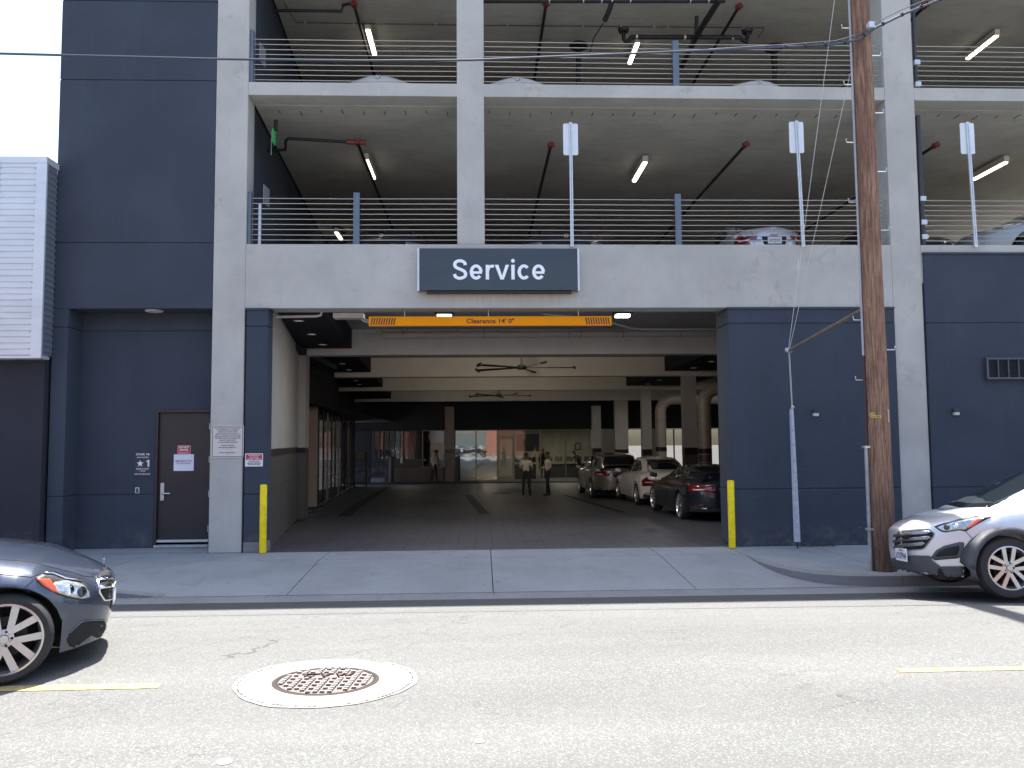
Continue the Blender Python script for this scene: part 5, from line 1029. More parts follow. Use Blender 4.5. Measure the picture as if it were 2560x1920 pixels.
SEDAN = dict(W=.92, xf=0.05, xr=-2.82, wr=.335, ra=.385, front=.74, rear=-3.95, nl=.62, tl=.5, np=.31, wid=[(-4, .94), (-2.8, 1), (0, 1), (.3, .99), (.8, .97)],
    low=[(-4, .3), (-3.3, .22), (-2.4, .2), (.2, .19), (.45, .15), (.7, .17)], belt=[(-4, .86), (-3.2, .93), (-1.5, .92), (-.5, .875), (.0, .82), (.25, .775), (.45, .71), (.62, .64), (.75, .60)],
    top=[(-4, 1.0), (-3.4, 1.09), (-2.7, 1.12), (-.9, 1.06), (-.5, 1.03), (-.13, .975), (.232, .905), (.483, .822), (.62, .755), (.7, .70), (.75, .66)],
    nose=[(0, .08), (.17, .05), (.35, .0), (.55, .0), (.62, .01), (.7, .035), (.8, .09), (.95, .16)], tail=[(0, .1), (.3, .03), (.5, 0), (.8, .0), (1.0, .05), (1.1, .1)],
    cabin=[(-3.25, .64, .5, 1.06, 1.065), (-2.6, .72, .55, 1.0, 1.34), (-2.2, .76, .56, .97, 1.44), (-1.5, .8, .58, .94, 1.475), (-1.3, .8, .57, .92, 1.44), (-1.05, .8, .56, .93, 1.33), (-.42, .72, .6, .95, 1.0)])
gunmetal = paint_mat('gunmetal_paint', (.042, .054, .086), .5, .28)
A = Car('dark_sedan', 'dark blue-grey sedan driving in at the left edge, front half in view', SEDAN, gunmetal, (-3.945, -6.635, .012), R(20))
EA = (1.239, -8.129, 1.79); ek = dict(mode='eye', eye=EA, plane_y=-.92)
hl = A.patch('headlight', [(.26, .783), (.324, .817), (.375, .812), (.462, .766), (.573, .736), (.61, .707), (.635, .653), (.648, .599), (.577, .591), (.489, .615), (.41, .65), (.339, .701)], black, off=.004, **ek)
A.patch('lens', [(.345, .705), (.40, .74), (.462, .748), (.56, .718), (.60, .69), (.625, .645), (.632, .61), (.577, .603), (.492, .628), (.425, .655)], lens, off=.010, parent=hl, **ek)
A.patch('indicator', [(.267, .775), (.353, .765), (.393, .714), (.416, .655), (.371, .677), (.315, .72)], amber, off=.011, parent=hl, **ek)
for k, (u, z) in enumerate(((.49, .675), (.575, .655))):
    A.patch('projector', [(u + .032 * math.cos(a * .5236), z + .042 * math.sin(a * .5236)) for a in range(12)], chrome if k == 0 else tglass, off=.014, cuts=1, parent=hl, **ek)
A.patch('headlight_brow', [(.31, .815), (.375, .818), (.47, .775), (.575, .744), (.57, .735), (.462, .760), (.375, .805)], chrome, off=.013, cuts=1, parent=hl, **ek)
gr = A.patch('grille', [(.684, .769), (.745, .809), (.785, .80), (.83, .66), (.82, .587), (.737, .583), (.705, .638)], dark_in, off=.004, **ek)
for zc in (.735, .675): A.patch('grille_bar', [(.692, zc - .01), (.83, zc + .005), (.83, zc + .03), (.70, zc + .018)], chrome, off=.02, cuts=1, parent=gr, **ek)
A.line([(.684, .769), (.705, .638), (.737, .583), (.81, .583)], .012, chrome, 'grille_surround', **ek)
A.patch('air_intake', [(.486, .298), (.504, .348), (.581, .42), (.629, .428), (.741, .423), (.763, .368), (.728, .318), (.697, .242), (.586, .218), (.507, .252)], dark_in, off=.003, **ek)
A.line([(.504, .352), (.581, .425), (.629, .434), (.741, .429)], .007, gunmetal, 'intake_lip', **ek)
A.line([(.354, .162), (.54, .172), (.70, .215), (.80, .25)], .012, chrome, 'lower_trim', **ek)
A.line([(.031, .826), (.237, .79), (.297, .814)], .004, **ek); A.line([(.26, .78), (.18, .70), (.155, .655)], .004, **ek)
for yy in (-.60, .60): A.line([(-.6, yy * 1.12), (-.1, yy * 1.1), (.3, yy), (.55, yy * .8), (.62, yy * .66)], .0045, mode='top')
A.line([(.655, -.42), (.672, -.2), (.675, 0), (.672, .2), (.655, .42)], .004, mode='top')
box('bumper_beam_plate', .73, .748, -.26, .26, .40, .55, dark_in, A.t, local=True); box('number_plate', .75, .756, -.155, .155, .41, .56, plate_w, A.t, local=True); box('plate_frame', .757, .76, -.16, .16, .545, .565, chrome, A.t, local=True)
obj('badge', MB().lathe([(.028, -.004), (.04, 0), (.028, .004)], 'x', 16, (.66, 0, .775), True), chrome, A.t, local=True, smooth=True)
for sgn in (1, -1):
    A.patch('side_window', [(-.75, .97), (-1.0, 1.20), (-1.2, 1.34), (-1.55, 1.38), (-1.55, .97)], tglass, sgn=sgn); A.patch('side_window', [(-1.63, .97), (-1.63, 1.39), (-2.2, 1.35), (-2.65, 1.14), (-2.7, 1.03)], tglass, sgn=sgn)
    A.line([(-.55, .25), (-.58, .6), (-.5, .9)], .004, sgn=sgn); A.line([(-1.6, .25), (-1.6, .92)], .004, sgn=sgn)
A.patch('windscreen', [(-1.12, -.60), (-.52, -.66), (-.5, 0), (-.52, .66), (-1.12, .60), (-1.25, 0)], tglass, mode='top')
mir = obj('wing_mirror', MB().hexa([(-.9, -.93, .95), (-.73, -.93, .95), (-.7, -1.12, .97), (-.88, -1.12, .97), (-.9, -.93, 1.05), (-.76, -.93, 1.05), (-.74, -1.12, 1.08), (-.88, -1.12, 1.08)]), gunmetal, A.t, local=True, bevel=.03)
A.wheels(.335, .262, .235, 5, 'double', steer=R(8), fat=1.45)

SUV = dict(W=.94, xf=0, xr=-2.7, wr=.362, ra=.435, front=.95, rear=-3.72, nl=.95, tl=.45, np=.42, wid=[(-3.7, .94), (-2.6, 1), (0, 1), (.4, .985), (.95, .96)], cat='car',
    low=[(-3.7, .42), (-3.2, .3), (-2, .27), (.3, .22), (.6, .22), (.95, .25)], belt=[(-3.7, 1.02), (-2.5, 1.07), (-1, 1.05), (-.2, 1.01), (.2, .955), (.5, .89), (.75, .82), (.88, .76), (.95, .72)],
    top=[(-3.7, 1.12), (-1, 1.15), (-.5, 1.12), (-.15, 1.075), (.115, 1.03), (.40, .98), (.62, .935), (.80, .88), (.9, .83), (.95, .79)],
    nose=[(0, .10), (.3, .03), (.45, .0), (.75, .0), (.82, .02), (.9, .06), (1.0, .12)], tail=[(0, .1), (.4, 0), (.9, 0), (1.2, .08)],
    cabin=[(-3.55, .72, .56, 1.08, 1.5), (-3.2, .8, .6, 1.06, 1.6), (-2.2, .83, .64, 1.05, 1.68), (-1.4, .83, .64, 1.04, 1.66), (-1.05, .83, .62, 1.03, 1.58), (-.7, .82, .6, 1.03, 1.42), (.12, .76, .62, .98, 1.02)])
silver = paint_mat('silver_paint', (.56, .575, .60), .4, .36)
B = Car('silver_suv', 'silver SUV parked at the right kerb facing left, front half in view', SUV, silver, (5.948, -4.03, -.03), R(173), .95, R(3.0))
EB = (4.955, 10.97, 2.162); bk = dict(mode='eye', eye=EB, plane_y=.94)
cladm = mat('grey_bumper_cladding', (.05, .055, .062), .6, 0, var=.15, scale=8)
hb = B.patch('headlight', [(.829, .865), (.73, .898), (.545, .949), (.328, .977), (.221, .982), (.168, .965), (.255, .921), (.386, .854), (.48, .796), (.549, .815), (.712, .795), (.766, .809)], black, off=.004, **bk)
B.patch('lens', [(.81, .858), (.73, .886), (.545, .935), (.40, .955), (.33, .94), (.40, .86), (.475, .815), (.549, .828), (.705, .81), (.755, .822)], lens, off=.011, parent=hb, **bk)
B.patch('indicator', [(.463, .822), (.385, .91), (.319, .948), (.25, .948), (.386, .858)], amber, off=.016, parent=hb, **bk)
for k, (u, z) in enumerate(((.69, .85), (.585, .865))): B.patch('projector', [(u + .035 * math.cos(a * .5236), z + .032 * math.sin(a * .5236)) for a in range(12)], tglass if k == 0 else chrome, off=.018, cuts=1, parent=hb, **bk)
gb = B.patch('grille', [(1.237, .847), (.927, .848), (.884, .842), (.831, .792), (.843, .758), (.956, .629), (.999, .618), (1.271, .623), (1.30, .70), (1.27, .808)], dark_in, off=.004, cuts=3, **bk)
chrome2 = mat('satin_chrome', (.24, .25, .27), .3, .85)
for (z0, z1, ua, ub) in ((.785, .812, .87, 1.29), (.722, .75, .87, 1.30), (.655, .685, .94, 1.30)): B.patch('grille_bar', [(ua, z0 + .02), (ua + .03, z1 + .012), (ub, z1), (ub, z0), (ua + .05, z0)], chrome2, off=.02, parent=gb, **bk)
B.line([(.905, .845), (.84, .79), (.85, .755), (.96, .625), (1.0, .613), (1.27, .618)], .01, chrome2, 'grille_surround', **bk)
em = B.patch('badge', [(1.149 + .055 * math.cos(a * .5236), .78 + .037 * math.sin(a * .5236)) for a in range(12)], dark_in, off=.03, cuts=1, **bk)
B.line([(1.149 + .052 * math.cos(a * .5236), .78 + .035 * math.sin(a * .5236)) for a in range(13)], .006, chrome, 'badge_ring', **bk); 
for pts in ([(1.175, .757), (1.16, .803)], [(1.14, .757), (1.122, .803)], [(1.168, .776), (1.13, .784)]): B.line(pts, .005, chrome, 'badge_letter', **bk)
B.patch('fog_pocket', [(.894, .518), (.827, .596), (.739, .641), (.554, .681), (.506, .67), (.514, .586), (.549, .508), (.592, .491), (.852, .479)], cladm, off=.005, **bk)
B.patch('fog_recess', [(.845, .520), (.80, .575), (.72, .612), (.575, .64), (.565, .60), (.60, .53)], dark_in, off=.008, **bk)
B.patch('bumper_cladding', [(1.34, .552), (1.1, .55), (.904, .534), (.874, .473), (.789, .407), (.43, .397), (.36, .36), (.385, .22), (1.032, .19), (1.237, .21), (1.36, .25)], cladm, off=.006, cuts=4, **bk)
B.patch('lower_grille', [(1.30, .515), (1.0, .50), (.93, .42), (.97, .375), (1.30, .38)], dark_in, off=.014, cuts=3, **bk)
B.patch('skid_plate', [(1.33, .372), (1.268, .352), (.942, .355), (.895, .306), (1.226, .312), (1.33, .33)], chrome2, off=.016, cuts=3, **bk)
def archpts(r0, r1, xw, zc, a0, a1, n=22): return [(xw + r1 * math.cos(a0 + (a1 - a0) * i / n), zc + r1 * math.sin(a0 + (a1 - a0) * i / n)) for i in range(n + 1)] + [(xw + r0 * math.cos(a0 + (a1 - a0) * i / n), zc + r0 * math.sin(a0 + (a1 - a0) * i / n)) for i in range(n, -1, -1)]
def arch_trim(car, xw, r0, r1, m, sgn, a0=-.35, a1=math.pi + .35, name='arch_cladding'):
    n = 26; V = []; 
    for i in range(n + 1):
        a = a0 + (a1 - a0) * i / n
        for r in (r0, r1):
            u, z = xw + r * math.cos(a), car.P['wr'] + r * math.sin(a); h = car.bvh.ray_cast(Vector((u, sgn * 5, max(z, .30))), Vector((0, -sgn, 0)))[0]
            y = h.y if h is not None and abs(h.y) > .75 * car.P['W'] else sgn * car.P['W']
            V.append((u, y + sgn * .012, z))
    mb = MB(); mb.add(V, [(2 * i, 2 * i + 1, 2 * i + 3, 2 * i + 2) for i in range(n)]); o = obj(name, mb, m, car.t, local=True, smooth=True); so = o.modifiers.new('s', 'SOLIDIFY'); so.thickness = .03; so.offset = 0
for sgn in (1, -1):
    for xw in (0, -2.7): arch_trim(B, xw, .405, .47, cladm, sgn)
    B.patch('sill_cladding', [(-.42, .27), (-.42, .40), (-2.28, .42), (-2.28, .29)], cladm, sgn=sgn)
    B.patch('side_window', [(-.42, 1.10), (-.75, 1.33), (-1.05, 1.48), (-1.35, 1.53), (-1.35, 1.10)], tglass, sgn=sgn); B.patch('side_window', [(-1.45, 1.12), (-1.45, 1.57), (-2.2, 1.56), (-2.45, 1.14)], tglass, sgn=sgn); B.patch('side_window', [(-2.55, 1.15), (-2.3, 1.54), (-2.9, 1.5), (-3.2, 1.26)], tglass, sgn=sgn)
    B.line([(-.45, .35), (-.5, .7), (-.42, 1.02)], .004, sgn=sgn); B.line([(-1.42, .35), (-1.42, 1.05)], .004, sgn=sgn)
B.patch('windscreen', [(-.98, -.57), (.03, -.67), (.10, 0), (.03, .67), (-.98, .57), (-1.1, 0)], tglass, mode='top', cuts=3)
B.line([(.829, .87), (.73, .903), (.328, .984), (.0, 1.06), (-.151, 1.108)], .0045, **bk); B.line([(.48, .794), (.40, .70), (.385, .66)], .004, **bk)
B.wheels(.362, .25, .235, 5, 'double', fat=1.25)
for k, (x, z) in enumerate(((1.19, .458),)):
    pass
# lettering of the front plate sits on its face
h = B.bvh.ray_cast(Vector(EB), (Vector((1.188, .94, .455)) - Vector(EB)).normalized()); hp, hn = h[0], h[1]
if hn.dot(Vector(EB) - hp) < 0: hn = -hn
q_ = Vector((hp.x + .035, hp.y - .02, .455)); ang = R(90) + R(4)
np_ = MB(); 
for (a, z_) in ((-.155, -.078), (.155, -.078), (.155, .078), (-.155, .078)): np_.v.append((q_.x - math.sin(R(4)) * a - .02 * 0, q_.y + math.cos(R(4)) * a, q_.z + z_))
np_.f = [(0, 1, 2, 3)]; np_.mi = [0]; npo = obj('number_plate', np_, plate_w, B.t, local=True); so = npo.modifiers.new('s', 'SOLIDIFY'); so.thickness = .004; so.offset = 0
text('6YXP944', q_.x + .004, q_.y, q_.z - .014, .1, mat('plate_blue', (.04, .05, .16), .5), B.t, width=.27, height=.085, bold=.012, rz=ang, local=True, extrude=.0005)
text('California', q_.x + .004, q_.y, q_.z + .055, .03, red, B.t, width=.13, height=.024, rz=ang, local=True, extrude=.0005)

# --- cars seen from behind
def rearcar(name, label, P, paint, x, y, z, rz, scale=1.0, lights='wide', plate=None, wheelR=(.33, .24), lit=False, group=None, suv=False, badge=True, lampz=None):
    c = Car(name, label, P, paint, (x, y, z), R(rz), scale, group=group); W = P['W']; xr = P['rear']; zt = lerp(P['top'], xr + .1); zb = lerp(P['belt'], xr + .2)
    tm = taillit if lit else taillens; lz = lampz or (zb - .12)
    for s_ in (1, -1):
        tl = c.patch('tail_light', [(s_ * W * .93, lz + .06), (s_ * W * .60, lz + .07), (s_ * W * .42, lz + .02), (s_ * W * .45, lz - .03), (s_ * W * .93, lz - .10)] if lights == 'wide' else [(s_ * W * .93, lz + .02), (s_ * W * .80, lz + .14), (s_ * W * .60, lz - .14), (s_ * W * .93, lz - .16)], tm, mode='rear', off=.008, cuts=3)
        c.patch('reverse_light', [(s_ * W * .85, lz - .03), (s_ * W * .62, lz - .02), (s_ * W * .62, lz - .045), (s_ * W * .85, lz - .055)], plate_w, mode='rear', off=.013, cuts=1, parent=tl)
        c.patch('tail_light', [(xr + .02, lz + .06), (xr + .26, lz + .04), (xr + .18, lz - .06), (xr + .02, lz - .1)], tm, mode='side', sgn=s_, off=.008, cuts=2)
        c.patch('reflector', [(s_ * W * .85, .42), (s_ * W * .6, .42), (s_ * W * .6, .395), (s_ * W * .85, .395)], taillens, mode='rear', off=.008, cuts=1)
        if suv:
            c.patch('side_window', [(-.35, 1.1), (-.7, 1.36), (-1.0, 1.46), (-1.45, 1.5), (-1.45, 1.1)], tglass, sgn=s_); c.patch('side_window', [(-1.53, 1.1), (-1.53, 1.5), (-2.3, 1.49), (-2.5, 1.12)], tglass, sgn=s_); c.patch('side_window', [(-2.58, 1.13), (-2.4, 1.48), (-3.0, 1.42), (-3.25, 1.2)], tglass, sgn=s_)
        elif 'cabin' in P:
            c.patch('side_window', [(-.75, .98), (-1.0, 1.2), (-1.2, 1.33), (-1.55, 1.38), (-1.55, .98)], tglass, sgn=s_); c.patch('side_window', [(-1.63, .98), (-1.63, 1.38), (-2.2, 1.33), (-2.6, 1.14), (-2.62, 1.04)], tglass, sgn=s_)
        mz = 1.0 if suv else .93
        obj('wing_mirror', MB().hexa([(-.62, s_ * W, mz), (-.45, s_ * W, mz), (-.42, s_ * (W + .17), mz + .02), (-.6, s_ * (W + .17), mz + .02), (-.62, s_ * W, mz + .12), (-.48, s_ * W, mz + .12), (-.46, s_ * (W + .17), mz + .14), (-.6, s_ * (W + .17), mz + .14)]), paint, c.t, local=True, bevel=.03)
        c.line([(-.55, .3), (-.58, .85)], .004, sgn=s_); c.line([(-1.6, .3), (-1.6, .9)], .004, sgn=s_)
    if 'cabin' in P:
        if suv: c.patch('rear_window', [(.55, 1.12), (.60, 1.3), (.48, 1.5), (-.48, 1.5), (-.60, 1.3), (-.55, 1.12)], tglass, mode='rear', off=.01, cuts=3)
        else: c.patch('rear_window', [(.58, 1.10), (.46, 1.39), (-.46, 1.39), (-.58, 1.10)], tglass, mode='rear', off=.01, cuts=3)
    c.line([(W * .56, zb + .04), (W * .52, lz - .25), (W * .4, lz - .32), (-W * .4, lz - .32), (-W * .52, lz - .25), (-W * .56, zb + .04)], .005, mode='rear')
    c.patch('rear_bumper_cladding', [(W * .9, .38), (W * .9, .26), (-W * .9, .26), (-W * .9, .38), (-W * .5, .34), (W * .5, .34)], plastic, mode='rear', off=.01, cuts=3)
    for s_ in (1, -1): c.patch('exhaust_tip', [(s_ * W * .75, .31), (s_ * W * .5, .31), (s_ * W * .5, .36), (s_ * W * .75, .36)], chrome, mode='rear', off=.015, cuts=1)
    pz = lz - .08 if not suv else lz - .06
    c.patch('plate_recess', [(.28, pz + .09), (-.28, pz + .09), (-.24, pz - .09), (.24, pz - .09)], plastic, mode='rear', off=.004, cuts=1)
    hx = c.bvh.ray_cast(Vector((-12, 0, pz)), Vector((1, 0, 0)))[0]; px_ = hx.x if hx is not None else xr
    box('number_plate', px_ - .03, px_ - .022, -.155, .155, pz - .075, pz + .075, plate_w if plate else black, c.t, local=True)
    if plate: text(plate, px_ - .032, 0, pz - .008, .1, black, c.t, width=.25, height=.08, bold=.01, rz=-math.pi / 2, local=True, extrude=.0005)
    if badge:
        bz = zt - .07; hb_ = c.bvh.ray_cast(Vector((-12, 0, bz)), Vector((1, 0, 0)))[0]
        if hb_ is not None:
            mb = MB(); mb.lathe([(.036, hb_.x - .01), (.044, hb_.x - .016), (.05, hb_.x - .01), (.044, hb_.x - .004)], 'x', 18, (0, 0, bz), True)
            for k in range(3): a = math.pi / 2 + k * 2.0944; mb.tube([(hb_.x - .01, 0, bz), (hb_.x - .01, .042 * math.cos(a), bz + .042 * math.sin(a))], .005, 5)
            obj('badge', mb, chrome, c.t, local=True, smooth=True)
    c.wheels(wheelR[0], wheelR[1], .22, 5); return c
RSED = merge(SEDAN, rear=-3.85, xr=-2.78, tail=[(0, .12), (.3, .04), (.5, 0), (.75, .02), (.95, .06), (1.1, .1)])
RSUV = merge(SUV, W=.93, xr=-2.85, rear=-3.75, ra=.40, wr=.36, cabin=[(-3.7, .70, .52, 1.05, 1.2), (-3.5, .74, .56, 1.06, 1.5), (-3.2, .8, .6, 1.06, 1.57), (-2.2, .82, .63, 1.05, 1.62), (-1.3, .82, .63, 1.04, 1.62), (-.85, .82, .61, 1.04, 1.53), (-.6, .82, .6, 1.04, 1.42), (.3, .74, .6, 1.0, 1.03)], low=[(-3.7, .34), (-2, .25), (.95, .28)])
COUPE = merge(RSED, W=.95, rear=-3.75, xr=-2.65, wr=.335, top=[(-4, .93), (-3.4, 1.02), (-2.7, 1.06), (-.9, 1.0), (-.13, .93), (.48, .80), (.75, .64)], belt=[(-4, .82), (-3.2, .9), (-1.5, .86), (-.5, .82), (.25, .74), (.62, .62), (.75, .58)],
    cabin=[(-3.5, .60, .46, .98, .985), (-2.9, .68, .5, .96, 1.12), (-2.3, .73, .53, .92, 1.25), (-1.7, .77, .55, .9, 1.29), (-1.1, .78, .55, .88, 1.24), (-.8, .78, .55, .88, 1.15), (-.05, .72, .58, .88, .92)])
taupe = paint_mat('warm_silver_paint', (.24, .225, .215), .6, .35); whitep = paint_mat('white_paint', (.78, .78, .77), .0, .35); darkp = paint_mat('dark_blue_black_paint', (.018, .022, .035), .5, .3)
rearcar('parked_suv', 'warm silver SUV seen from behind, farthest of the three cars in the bay', RSUV, taupe, 4.78, 18.6, FL(17), 91.5, 1.0, suv=True, wheelR=(.35, .24), lampz=.93)
rearcar('parked_white_sedan', 'white sedan seen from behind between the silver SUV and the dark coupe', RSED, whitep, 5.62, 14.5, FL(12.5), 92.0, 1.0, lights='tall', wheelR=(.335, .24))
rearcar('parked_coupe', 'dark coupe seen from behind, nearest car in the bay, cut by the dark wall', COUPE, darkp, 5.62, 8.55, FL(7), 91.5, 1.0, plate='PLATE' if False else None, wheelR=(.345, .27), lampz=.80)
rearcar('parked_dark_sedan', 'dark car roof just visible beyond the coupe at the right of the bay', RSED, darkp, 8.7, 11.0, FL(10), 90, 1.0)

rearcar('parked_black_sedan', 'dark sedan parked between the brick buildings across the street', RSED, darkp, .2, -25.6, -.06, 0, .95)

# --- cars on the decks
rearcar('silver_roadster', 'silver car tail with red lamps behind the lower deck railing, left of the utility pole', merge(RSED, W=.82), silver, 5.82, 5.37, 5.10, 90, .9, lights='tall', plate='6KXJ067', group='cars parked tail-out on the lower deck')
for (x, y, z, sc, l) in ((-1.99, 5.75, 8.02, 1.0, 'white car tail showing over the upper deck edge left of the middle column'), (.76, 5.62, 8.0, .98, 'white car tail showing over the upper deck edge just right of the middle column'), (5.62, 5.66, 8.0, .98, 'white car tail showing over the upper deck edge left of the utility pole')):
    c = Car('parked_white_car', l, merge(RSED, W=.86), whitep, (x, y, z), R(90), sc, group='white cars parked on the upper deck'); 
    for s_ in (1, -1): c.patch('tail_light', [(s_ * .82, .86), (s_ * .6, .86), (s_ * .5, .76), (s_ * .82, .7)], taillens, mode='rear', off=.008)
    c.patch('rear_window', [(.58, 1.10), (.46, 1.39), (-.46, 1.39), (-.58, 1.10)], tglass, mode='rear', off=.01, cuts=3)
    hb_ = c.bvh.ray_cast(Vector((-12, 0, .97)), Vector((1, 0, 0)))[0]; mb = MB(); mb.lathe([(.036, hb_.x - .01), (.044, hb_.x - .016), (.05, hb_.x - .01)], 'x', 16, (0, 0, .975)); obj('badge', mb, chrome, c.t, local=True)
    c.line([(.56, .96), (.5, .66), (-.5, .66), (-.56, .96)], .006, mode='rear'); c.wheels(.33, .24, .22, 5)
for (x, y, rz, l) in ((-1.95, 2.75, -90, 'dark car nose with chrome grille edge behind the railing, left of the middle column'), (1.72, 2.75, -90, 'dark car nose behind the railing just right of the middle column'), (9.05, 2.75, -90, 'dark car nose behind the railing right of the big right column')):
    c = Car('parked_dark_car', l, SEDAN, darkp, (x, y, 5.10), R(rz), .97, group='dark cars parked nose-out on the lower deck')
    c.patch('grille', [(.42, .68), (-.42, .68), (-.36, .45), (.36, .45)], dark_in, mode='front', cuts=2); c.line([(.42, .69), (0, .70), (-.42, .69)], .012, chrome, 'grille_surround', mode='front')
    obj('badge', MB().lathe([(.028, -.004), (.04, 0), (.028, .004)], 'x', 16, (.60, 0, .80), True), chrome, c.t, local=True)
    for s_ in (1, -1): c.patch('headlight', [(s_ * .5, .66), (s_ * .85, .70), (s_ * .86, .62), (s_ * .52, .58)], lens, mode='front', cuts=2)
    c.patch('windscreen', [(-1.12, -.60), (-.52, -.66), (-.5, 0), (-.52, .66), (-1.12, .60), (-1.25, 0)], tglass, mode='top', cuts=3)
    c.wheels(.33, .24, .22, 5)
C2 = Car('parked_grey_suv', 'pale grey SUV nose and windscreen behind the lower deck railing at the right edge', SUV, paint_mat('pale_grey_paint', (.33, .33, .32), .3, .4), (10.75, 2.35, 5.11), R(186), .95)
C2.patch('windscreen', [(-.98, -.57), (.03, -.67), (.10, 0), (.03, .67), (-.98, .57), (-1.1, 0)], tglass, mode='top', cuts=3)
for sgn in (1, -1): C2.patch('side_window', [(-.42, 1.10), (-.75, 1.33), (-1.05, 1.48), (-1.35, 1.53), (-1.35, 1.10)], tglass, sgn=sgn); C2.patch('headlight', [(.62, .93), (.2, 1.0), (.25, .9), (.6, .83)], lens, sgn=sgn); C2.line([(-.45, .35), (-.5, .7), (-.42, 1.02)], .004, sgn=sgn)
C2.wheels(.36, .25, .23, 5)
rearcar('parked_grey_car', 'grey vehicle with a red tail lamp just showing at the far left edge', merge(RSED, W=.9), paint_mat('grey_paint', (.12, .13, .15), .4, .4), -9.95, -4.1, -.09, 180, 1.0)

# ================================================================== PEOPLE
def person(label, loc, rz, J, shirt, trousers, skin, hair, group=None, curl=0.6):
    """J: joint positions (metres, figure facing -y before turning). One continuous skinned body; cloth colours follow the limbs."""
    names = ['pelvis', 'waist', 'chest', 'neck', 'chin', 'head', 'crown', 'lsh', 'lel', 'lwr', 'lpalm', 'rsh', 'rel', 'rwr', 'rpalm', 'lhip', 'lkn', 'lan', 'lheel', 'ltoe', 'rhip', 'rkn', 'ran', 'rheel', 'rtoe']
    rad = dict(pelvis=(.155, .12), waist=(.15, .115), chest=(.165, .12), neck=(.058, .06), chin=(.066, .075), head=(.08, .098), crown=(.055, .07), lsh=(.068, .068), lel=(.048, .048), lwr=(.032, .028), lpalm=(.042, .022), lhip=(.092, .095), lkn=(.064, .066), lan=(.05, .055), lheel=(.045, .045), ltoe=(.045, .03))
    edges = [('pelvis', 'waist'), ('waist', 'chest'), ('chest', 'neck'), ('neck', 'chin'), ('chin', 'head'), ('head', 'crown'), ('chest', 'lsh'), ('lsh', 'lel'), ('lel', 'lwr'), ('lwr', 'lpalm'), ('chest', 'rsh'), ('rsh', 'rel'), ('rel', 'rwr'), ('rwr', 'rpalm'), ('pelvis', 'lhip'), ('lhip', 'lkn'), ('lkn', 'lan'), ('lan', 'lheel'), ('lheel', 'ltoe'), ('pelvis', 'rhip'), ('rhip', 'rkn'), ('rkn', 'ran'), ('ran', 'rheel'), ('rheel', 'rtoe')]
    pos = [Vector(J[n]) for n in names]; ed = [(names.index(a), names.index(b)) for a, b in edges]
    rads = [rad[n] if n in rad else rad['l' + n[1:]] for n in names]
    # five fingers on each palm: unequal, bent towards the palm
    for s_ in ('l', 'r'):
        pi = names.index(s_ + 'palm'); wr = Vector(J[s_ + 'wr']); pa = Vector(J[s_ + 'palm']); d = (pa - wr).normalized(); side = Vector((0, 0, 1)).cross(d) if abs(d.z) < .8 else Vector((0, 1, 0)).cross(d); side.normalize(); dn = d.cross(side).normalized()
        for k, (o_, l) in enumerate(((-.033, .066), (-.011, .076), (.011, .072), (.033, .056), (.05, .05))):
            a = pa + side * o_ * (1 if k < 4 else .9) + d * (.022 if k < 4 else -.03); b = a + d * l * .5 + (side * .03 if k == 4 else Vector()) + dn * l * .1 * curl; c = b + d * l * .35 + dn * l * .35 * curl
            i0 = len(pos); pos += [a, b, c]; rads += [(.0105, .0105), (.009, .009), (.0075, .0075)]; ed += [(pi, i0), (i0, i0 + 1), (i0 + 1, i0 + 2)]
    me = bpy.data.meshes.new('person'); me.from_pydata(pos, ed, []); o = bpy.data.objects.new('person_tmp', me); COL.objects.link(o)
    m = o.modifiers.new('skin', 'SKIN'); m.use_smooth_shade = True; m.branch_smoothing = .6
    for i, r in enumerate(rads): me.skin_vertices[0].data[i].radius = r
    me.skin_vertices[0].data[0].use_root = True
    sb = o.modifiers.new('sub', 'SUBSURF'); sb.levels = 1; sb.render_levels = 1
    dg = bpy.context.evaluated_depsgraph_get(); fm = bpy.data.meshes.new_from_object(o.evaluated_get(dg)); bpy.data.objects.remove(o)
    for mt_ in (shirt, trousers, skin, black): fm.materials.append(mt_)
    seg = {}
    for (a, b) in edges:
        if b in ('neck', 'chin', 'head', 'crown'): k = 2 if b != 'neck' else 0
        elif b[1:] in ('palm',): k = 2
        elif b[1:] in ('sh', 'el', 'wr') or b in ('waist', 'chest'): k = 0
        elif b[1:] in ('heel', 'toe'): k = 3
        else: k = 1
        seg[(a, b)] = k
    def near(p):
        best = (9, 0)
        for (a, b), k in seg.items():
            A_, B_ = Vector(J[a]), Vector(J[b]); ab = B_ - A_; t_ = max(0, min(1, (p - A_).dot(ab) / ab.length_squared)); dd = (p - A_ - ab * t_).length
            if k == 0 and a == 'pelvis' and t_ < .35: kk = 1
            elif k == 0 and b == 'neck' and t_ > .75: kk = 2
            else: kk = k
            if dd < best[0]: best = (dd, kk)
        return best[1]
    for pl in fm.polygons: pl.material_index = near(pl.center)
    fm.polygons.foreach_set('use_smooth', [True] * len(fm.polygons))
    b = link('person', fm); b.location = loc; b.rotation_euler[2] = rz; tag(b, label, 'person', group)
    hd = Vector(J['head']); hm = MB(); V = []; n = 14
    up = (Vector(J['crown']) - Vector(J['chin'])).normalized()
    for j in range(8):
        ph = j / 7 * 1.75
        for k in range(n):
            th = 2 * math.pi * k / n; rx, ry, rz_ = .088, .106, .115
            if j == 7 and -2.4 < th - 3.14 * 1.5 < -0.0: pass
            front = max(0, -math.sin(th)); phk = ph * (1 - .38 * front)
            V.append(tuple(hd + Vector((rx * math.sin(phk) * math.cos(th), ry * math.sin(phk) * math.sin(th), .015 + rz_ * math.cos(phk)))))
